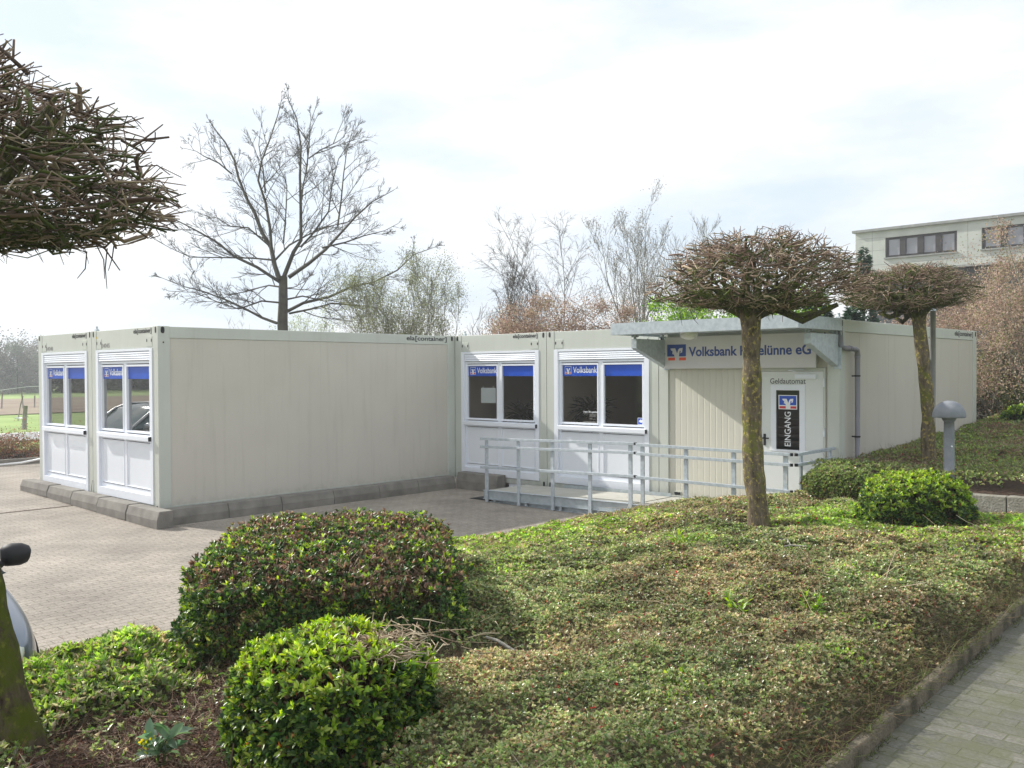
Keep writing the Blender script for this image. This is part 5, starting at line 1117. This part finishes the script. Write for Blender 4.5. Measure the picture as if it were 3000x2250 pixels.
# ------------------------------------------------------------------ flat roofed house
hs = empty('flat_roofed_house', (-9.46, 48, 0), 'flat roofed house with pale upper floor and dark window bands behind the shrubs', 'house')
b = MB()
wx = [(1.77, 5.75), (7.02, 12.6)]; zb, zt2, wz0, wz1 = 7.92, 10.30, 8.68, 9.86; xe = 16.0
xs_w = [0]; 
b.box(0, wx[0][0], 0, .2, zb, zt2); b.box(wx[0][1], wx[1][0], 0, .2, zb, zt2); b.box(wx[1][1], xe, 0, .2, zb, zt2)
for a_, c_ in wx: b.box(a_, c_, 0, .2, zb, wz0); b.box(a_, c_, 0, .2, wz1, zt2)
b.box(0, .2, .2, 12, zb, zt2); b.box(xe - .2, xe, .2, 12, zb, zt2); b.box(0, xe, 11.8, 12, zb, zt2); b.box(.2, xe - .2, .2, 11.8, zb, zb + .1)
hw = b.build('upper_wall', MT['housewall'], hs)
b = MB(); b.box(-.15, xe + .15, -.18, 12.2, 10.301, 10.45); b.build('roof', MT['capmetal'], hs)
b = MB(); b.box(-.05, xe, -.06, .0, zb - .12, zb - .005); b.build('drip_ledge', MT['capmetal'], hs)
b = MB(); b.box(.6, xe, .8, 11, 0, zb - .13); b.build('lower_wall', MT['darkwall'], hs)
b = MB(); 
for zz in (9.9, 9.15): b.box(.01, 1.75, -.004, .0, zz, zz + .018)
for zz in (8.3,): b.box(.01, 15.9, -.004, .0, zz, zz + .018)
for xx in (1.0, 6.3): b.box(xx, xx + .018, -.004, 0, zb, zt2)
b.build('panel_joint', MT['capmetal'], hs)
for a_, c_ in wx:
    npn = 4 if a_ < 5 else 5; pw = (c_ - a_) / npn
    b = MB(); b.box(a_, c_, .12, .19, wz0, wz0 + .13); b.box(a_, c_, .12, .19, wz1 - .13, wz1)
    for k in range(npn + 1):
        xx = a_ + k * pw; b.box(max(a_, xx - .17), min(c_, xx + .17), .04 if 0 < k < npn else .12, .19, wz0 + .13, wz1 - .13)
    wf = b.build('window', MT['darkframe'], hs)
    for k in range(npn):
        b = MB(); b.box(a_ + k * pw + .17, a_ + (k + 1) * pw - .17, .15, .16, wz0 + .13, wz1 - .13); b.build('pane', MT['curtain'], wf)
    b = MB(); b.box(a_ - .05, c_ + .05, -.10, .0, wz0 - .08, wz0 - .002); b.build('sill', MT['capmetal'], wf)

# ------------------------------------------------------------------ left background
b = MB(); b.box(-9.42, -9.30, -30, 12, -.05, .16); tag(b.build('planter_kerb', MT['kerb'], None, .01), 'low dark kerb edging the brown hedge bed left of the containers', 'kerb')
grid('hedge_bed_soil', np.linspace(-12.5, -9.4, 4), np.linspace(-30, 12, 10), lambda X, Y: X * 0 + .10, MT['soil'])
BR = [(.20, .12, .07), (.15, .10, .055), (.26, .17, .10), (.12, .13, .04), (.30, .10, .06)]
for k, (y, gr, lab) in enumerate(((-1.6, 0, 'leftmost brown low hedge block at the photo edge, far side of the yard'), (.9, 0, 'brown low hedge block between the photo edge and the left container'), (3.2, 1, 'low hedge block with green top half hidden behind the left container'), (-4.5, 0, 'brown low hedge block outside the left photo edge'), (-8.5, 0, 'second brown low hedge block outside the left photo edge'))):
    cols = BR if not gr else BR[:3] + [(.16, .26, .04), (.12, .2, .04)]
    bush('low_hedge', lab, 'hedge', -10.5, y, .08, .95, 1.5 if k < 3 else 2.2, .46, 9000, .045, cols, None, 80, seed=90 + k, group='low brown hedge blocks beyond the yard', m='gleaf', shell=.35, crad=.42)
b = MB(); b.tube([(-9.20, .70, .06), (-8.9, 1.05, .10), (-8.5, 1.75, .25)], [.022, .022, .022], 8); tag(b.build('white_rod', MT['white']), 'white rod leaning low against the kerb left of the containers', 'rod')
def ray(dx, dy, t): return CP + (FW + RT * ((dx * 3000 / 2212 - 1500) / 2670.9) - UP * ((dy * 3000 / 2212 - 1125) / 2670.9)) * t
for k, (dx, dyb, t, h_, lean, lab) in enumerate(((52, 932, 40.5, 1.05, .10, 'thick grey fence post in the meadow just beyond the road'), (50, 860, 64, 1.3, -.15, 'grey fence post at the edge of the bare field, above the nearest post'), (74, 862, 66, .9, .05, 'short fence post near the left container edge in the far meadow'), (38, 898, 48, 1.3, .35, 'thin leaning stick post between meadow and bare field'), (3, 860, 64, 1.2, .1, 'fence post at the left edge of the photo'))):
    p = ray(dx, dyb, t); root = empty('fence_post', (p[0], p[1], -.35), lab, 'fence post', 'old fence posts in the meadow'); r_ = .10 if k == 0 else .05 if k != 3 else .03
    b = MB(); b.tube([(0, 0, -.1), (lean * .3, lean * .3, h_ * .6), (lean * .6, lean * .6, h_)], [r_, r_ * .95, r_ * .85], 8); b.build('post', MT['wood'], root)
    if k == 0: b = MB(); b.tube([(0, 0, h_ * .45), (-.35, -.25, h_ * .47)], [.04, .03], 6); b.build('insulator', MT['white'], root)
b = MB(); pts = [ray(-40, 848, 52), ray(0, 843, 52), ray(38, 838, 52), ray(62, 835, 53), ray(100, 834, 55)]; b.tube([tuple(p) for p in pts], [.013] * 5, 5); tag(b.build('fence_tape', MT['white']), 'white electric fence tape strung across the bare field', 'fence tape')
# far wood: one mass
rng = np.random.default_rng(77); K = []; KR = []
for k in range(420):
    near_ = k < 170
    y = rng.uniform(26, 70) if near_ else rng.uniform(-190, 26); x = -rng.uniform(112, 140) + 0.25 * min(y + 60, 0); h_ = rng.uniform(4.6, 7.6) * (1 + .12 * math.sin(y * .23))
    for j in range(12): K.append((x + rng.normal() * 1.9, y + rng.normal() * 1.9, -.3 + h_ * rng.uniform(.03, .95))); KR.append(rng.uniform(.6, 1.3) * (1 if near_ else 1.4))
K = np.array(K); KR = np.array(KR); n = 170000; ci = np.where(rng.random(n) < .75, rng.integers(0, 170 * 12, n), rng.integers(170 * 12, len(K), n)); P = K[ci] + rng.normal(size=(n, 3)) * KR[ci][:, None] * .45; P[:, 2] = np.maximum(P[:, 2], -.3)
cl = np.where(rng.random(len(K))[:, None] < .5, np.array([(.20, .20, .17)]), np.array([(.13, .17, .12)])) * rng.uniform(.7, 1.25, (len(K), 1)); C = cl[ci] * rng.uniform(.8, 1.2, (n, 1))  # leaf colours lightened to carry the haze of distance
big_ = np.where(ci < 170 * 12, .28, 1.0)
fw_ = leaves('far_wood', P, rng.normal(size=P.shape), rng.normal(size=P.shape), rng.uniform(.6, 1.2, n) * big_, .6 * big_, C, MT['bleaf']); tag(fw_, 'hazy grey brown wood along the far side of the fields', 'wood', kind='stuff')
conifer('pointed hazy dark conifer above the far wood at the left edge', 38, 118, 733, 2.6, 95, 9000, z0=-.3, cols=((.12, .14, .125), (.15, .165, .145)))  # pale grey needle colours have distance haze painted in
# potted plants inside, seen as shapes behind the panes
for k, (x, y, lab) in enumerate(((1.30, L + .55, 'drooping potted plant inside behind the right pane of the inner corner window'), (2.95, L + .6, 'palm like potted plant inside behind the left pane of the middle window'))):
    root = empty('potted_plant', (x, y, .05), lab, 'plant'); b = MB(); b.tube([(0, 0, .5), (0, 0, .9)], [.14, .19], 16); b.build('pot', MT['terracotta'], root)
    b = MB(); b.box(-.3, .3, -.2, .2, .0, .49); b.build('stand', MT['darkframe'], root)
    a = RNG.uniform(0, 6.28, 90); P = np.zeros((90, 3)) + np.array([0, 0, 1.35 if k else 1.2]) + RNG.normal(size=(90, 3)) * .05; D = np.stack([np.cos(a), np.sin(a), RNG.uniform(-.6, .9, 90)], -1)
    bigleaves('leaves', P, D, np.tile([0, 0, 1.0], (90, 1)) + RNG.normal(size=(90, 3)) * .2, .42, .06, pal(90, [(.03, .06, .02)]), MT['leaf'], root); b = MB(); b.tube([(0, 0, .88), (0, 0, 1.4)], [.02, .015], 8); b.build('stem', MT['farbark'], root)

# ------------------------------------------------------------------ cars
def car(root, paint, length=3.95, far_wheels=True):
    """local +x is forward, nose at x = 0, width centred on y = 0, ground z = 0"""
    k = length / 4.0
    ST = [(0.0, .50, .30, .52, .54), (-.06, .62, .24, .60, .62), (-.20, .74, .20, .68, .70), (-.45, .81, .18, .76, .79), (-.80, .835, .18, .84, .87), (-1.10, .845, .18, .90, .93), (-1.6, .85, .18, .93, .95), (-2.4, .85, .18, .95, .97), (-3.2, .85, .18, .97, .99), (-3.6, .83, .20, .97, .99), (-3.85, .76, .25, .93, .95), (-4.0, .62, .32, .80, .82)]
    V = []; F = []; nr = 0
    for x, w, zb, zs, zc in ST:
        half = [(0, zb), (w * .80, zb), (w * .95, zb + .06), (w, zb + (zs - zb) * .45), (w * .985, zb + (zs - zb) * .75), (w * .93, zs - .03), (w * .84, zs + (zc - zs) * .2 + .005), (w * .5, zc - .008), (0, zc)]
        ring = half + [(-y, z) for y, z in reversed(half[1:-1])]; nr = len(ring)
        V += [(x * k, y, z) for y, z in ring]
    for i in range(len(ST) - 1):
        for j in range(nr): F.append((i * nr + j, i * nr + (j + 1) % nr, (i + 1) * nr + (j + 1) % nr, (i + 1) * nr + j))
    F.append(tuple(range(nr))[::-1]); F.append(tuple((len(ST) - 1) * nr + j for j in range(nr)))
    me = bpy.data.meshes.new('body'); me.from_pydata(V, [], F); me.materials.append(MT[paint]); me.polygons.foreach_set('use_smooth', [True] * len(F)); me.update()
    o = mkobj('body', me, root); sm = o.modifiers.new('subsurf', 'SUBSURF'); sm.levels = 2; sm.render_levels = 2
    GH = [(-.98, .70, .88), (-1.20, .74, 1.02), (-1.62, .69, 1.32), (-1.95, .63, 1.43), (-2.6, .62, 1.46), (-3.2, .61, 1.42), (-3.55, .66, 1.24), (-3.85, .72, .95)]
    V = []; F = []
    for x, w, z in GH:
        wb = .80; ring = [(wb, .90), (wb * .5 + w * .5 + .02, .90 + (z - .90) * .5), (w, z - .03), (w * .82, z), (0, z + .015)]; ring = ring + [(-y, zz) for y, zz in reversed(ring[:-1])]; nr = len(ring); V += [(x * k, y, zz) for y, zz in ring]
    for i in range(len(GH) - 1):
        for j in range(nr - 1): F.append((i * nr + j, i * nr + j + 1, (i + 1) * nr + j + 1, (i + 1) * nr + j))
    me = bpy.data.meshes.new('windows'); me.from_pydata(V, [], F); me.materials.append(MT['carglass']); me.polygons.foreach_set('use_smooth', [True] * len(F)); me.update(); mkobj('windows', me, root)
    b = MB()
    for i in range(3, 5):
        a_, c_ = GH[i], GH[i + 1]; b.poly([(a_[0] * k, -a_[1] * .97, a_[2] + .004), (a_[0] * k, a_[1] * .97, a_[2] + .004), (c_[0] * k, c_[1] * .97, c_[2] + .004), (c_[0] * k, -c_[1] * .97, c_[2] + .004)][::-1])
        b.poly([(a_[0] * k, 0, a_[2] + .022), (a_[0] * k, a_[1] * .97, a_[2] + .0045), (c_[0] * k, c_[1] * .97, c_[2] + .0045), (c_[0] * k, 0, c_[2] + .022)][::-1]); b.poly([(a_[0] * k, -a_[1] * .97, a_[2] + .0045), (a_[0] * k, 0, a_[2] + .022), (c_[0] * k, 0, c_[2] + .022), (c_[0] * k, -c_[1] * .97, c_[2] + .0045)][::-1])
    b.build('roof', MT[paint], root)
    for s_ in (-1, 1):
        b = MB(); b.tube([(-1.0 * k, s_ * .76, .90), (-1.62 * k, s_ * .715, 1.31), (-1.95 * k, s_ * .66, 1.425), (-3.2 * k, s_ * .64, 1.415), (-3.55 * k, s_ * .69, 1.23), (-3.8 * k, s_ * .75, .94)], [.028] * 6, 8); b.tube([(-2.45 * k, s_ * .80, .93), (-2.5 * k, s_ * .655, 1.43)], [.028, .025], 8); b.build('pillars', MT[paint], root)
        # mirror
        b = MB(); b.tube([(-1.30 * k, s_ * .84, .89), (-1.30 * k, s_ * .90, .93)], [.03, .025], 8)
        P_ = [(-1.33, .87, .955), (-1.325, .895, .955), (-1.32, .94, .957), (-1.31, 1.0, .955), (-1.30, 1.045, .95), (-1.295, 1.06, .947)]
        b.tube([(x * k, s_ * y, z) for x, y, z in P_], [.05, .075, .082, .080, .06, .03], 16); b.build('wing_mirror', MT['black'] if paint != 'carsilver' else MT[paint], root)
        b = MB(); b.tube([(-.03 * k, s_ * .50, .53), (-.12 * k, s_ * .56, .56), (-.20 * k, s_ * .64, .60)], [.04, .06, .03], 12); b.build('headlight', MT['lampglass'], root)
        for xw in (-.78 * k, -3.2 * k):
            b = MB(); b.tube([(xw, s_ * .66, .30), (xw, s_ * .69, .30), (xw, s_ * .83, .30), (xw, s_ * .855, .30)], [.26, .30, .30, .27], 24); wl_ = b.build('wheel', MT['tyre'], root)
            b = MB(); b.tube([(xw, s_ * .80, .30), (xw, s_ * .862, .30)], [.20, .18], 16); b.build('rim', MT['rim'], wl_)
    b = MB(); b.bar((-.10 * k, -.78, .775), (-.10 * k, -.78, .776), .001); 
    return root
car(empty('parked_car', (7.40, -4.95, -.16), 'blue grey car parked nose to the bed, its mirror and bonnet beside the left trunk', 'car', None, 0.0), 'carblack')
car(empty('parked_car', (-6.9, -1.15, -.02), 'silver car parked outside the frame, mirrored in the left corner window', 'car', None, math.radians(80)), 'carsilver')

# ------------------------------------------------------------------ air
b = MB(); b.box(-960, 960, -960, 960, -1.5, 13.5); hz = b.build('haze', []); hz['kind'] = 'stuff'
hm = bpy.data.materials.new('haze_air'); hm.use_nodes = True; hn = hm.node_tree.nodes; hn.remove(hn['Principled BSDF'])
pv = hn.new('ShaderNodeVolumePrincipled'); pv.inputs['Color'].default_value = (0.93, 0.95, 1.0, 1); pv.inputs['Density'].default_value = 0.0016; pv.inputs['Anisotropy'].default_value = 0.3
hm.node_tree.links.new(pv.outputs[0], hn['Material Output'].inputs['Volume']); hz.data.materials.append(hm)
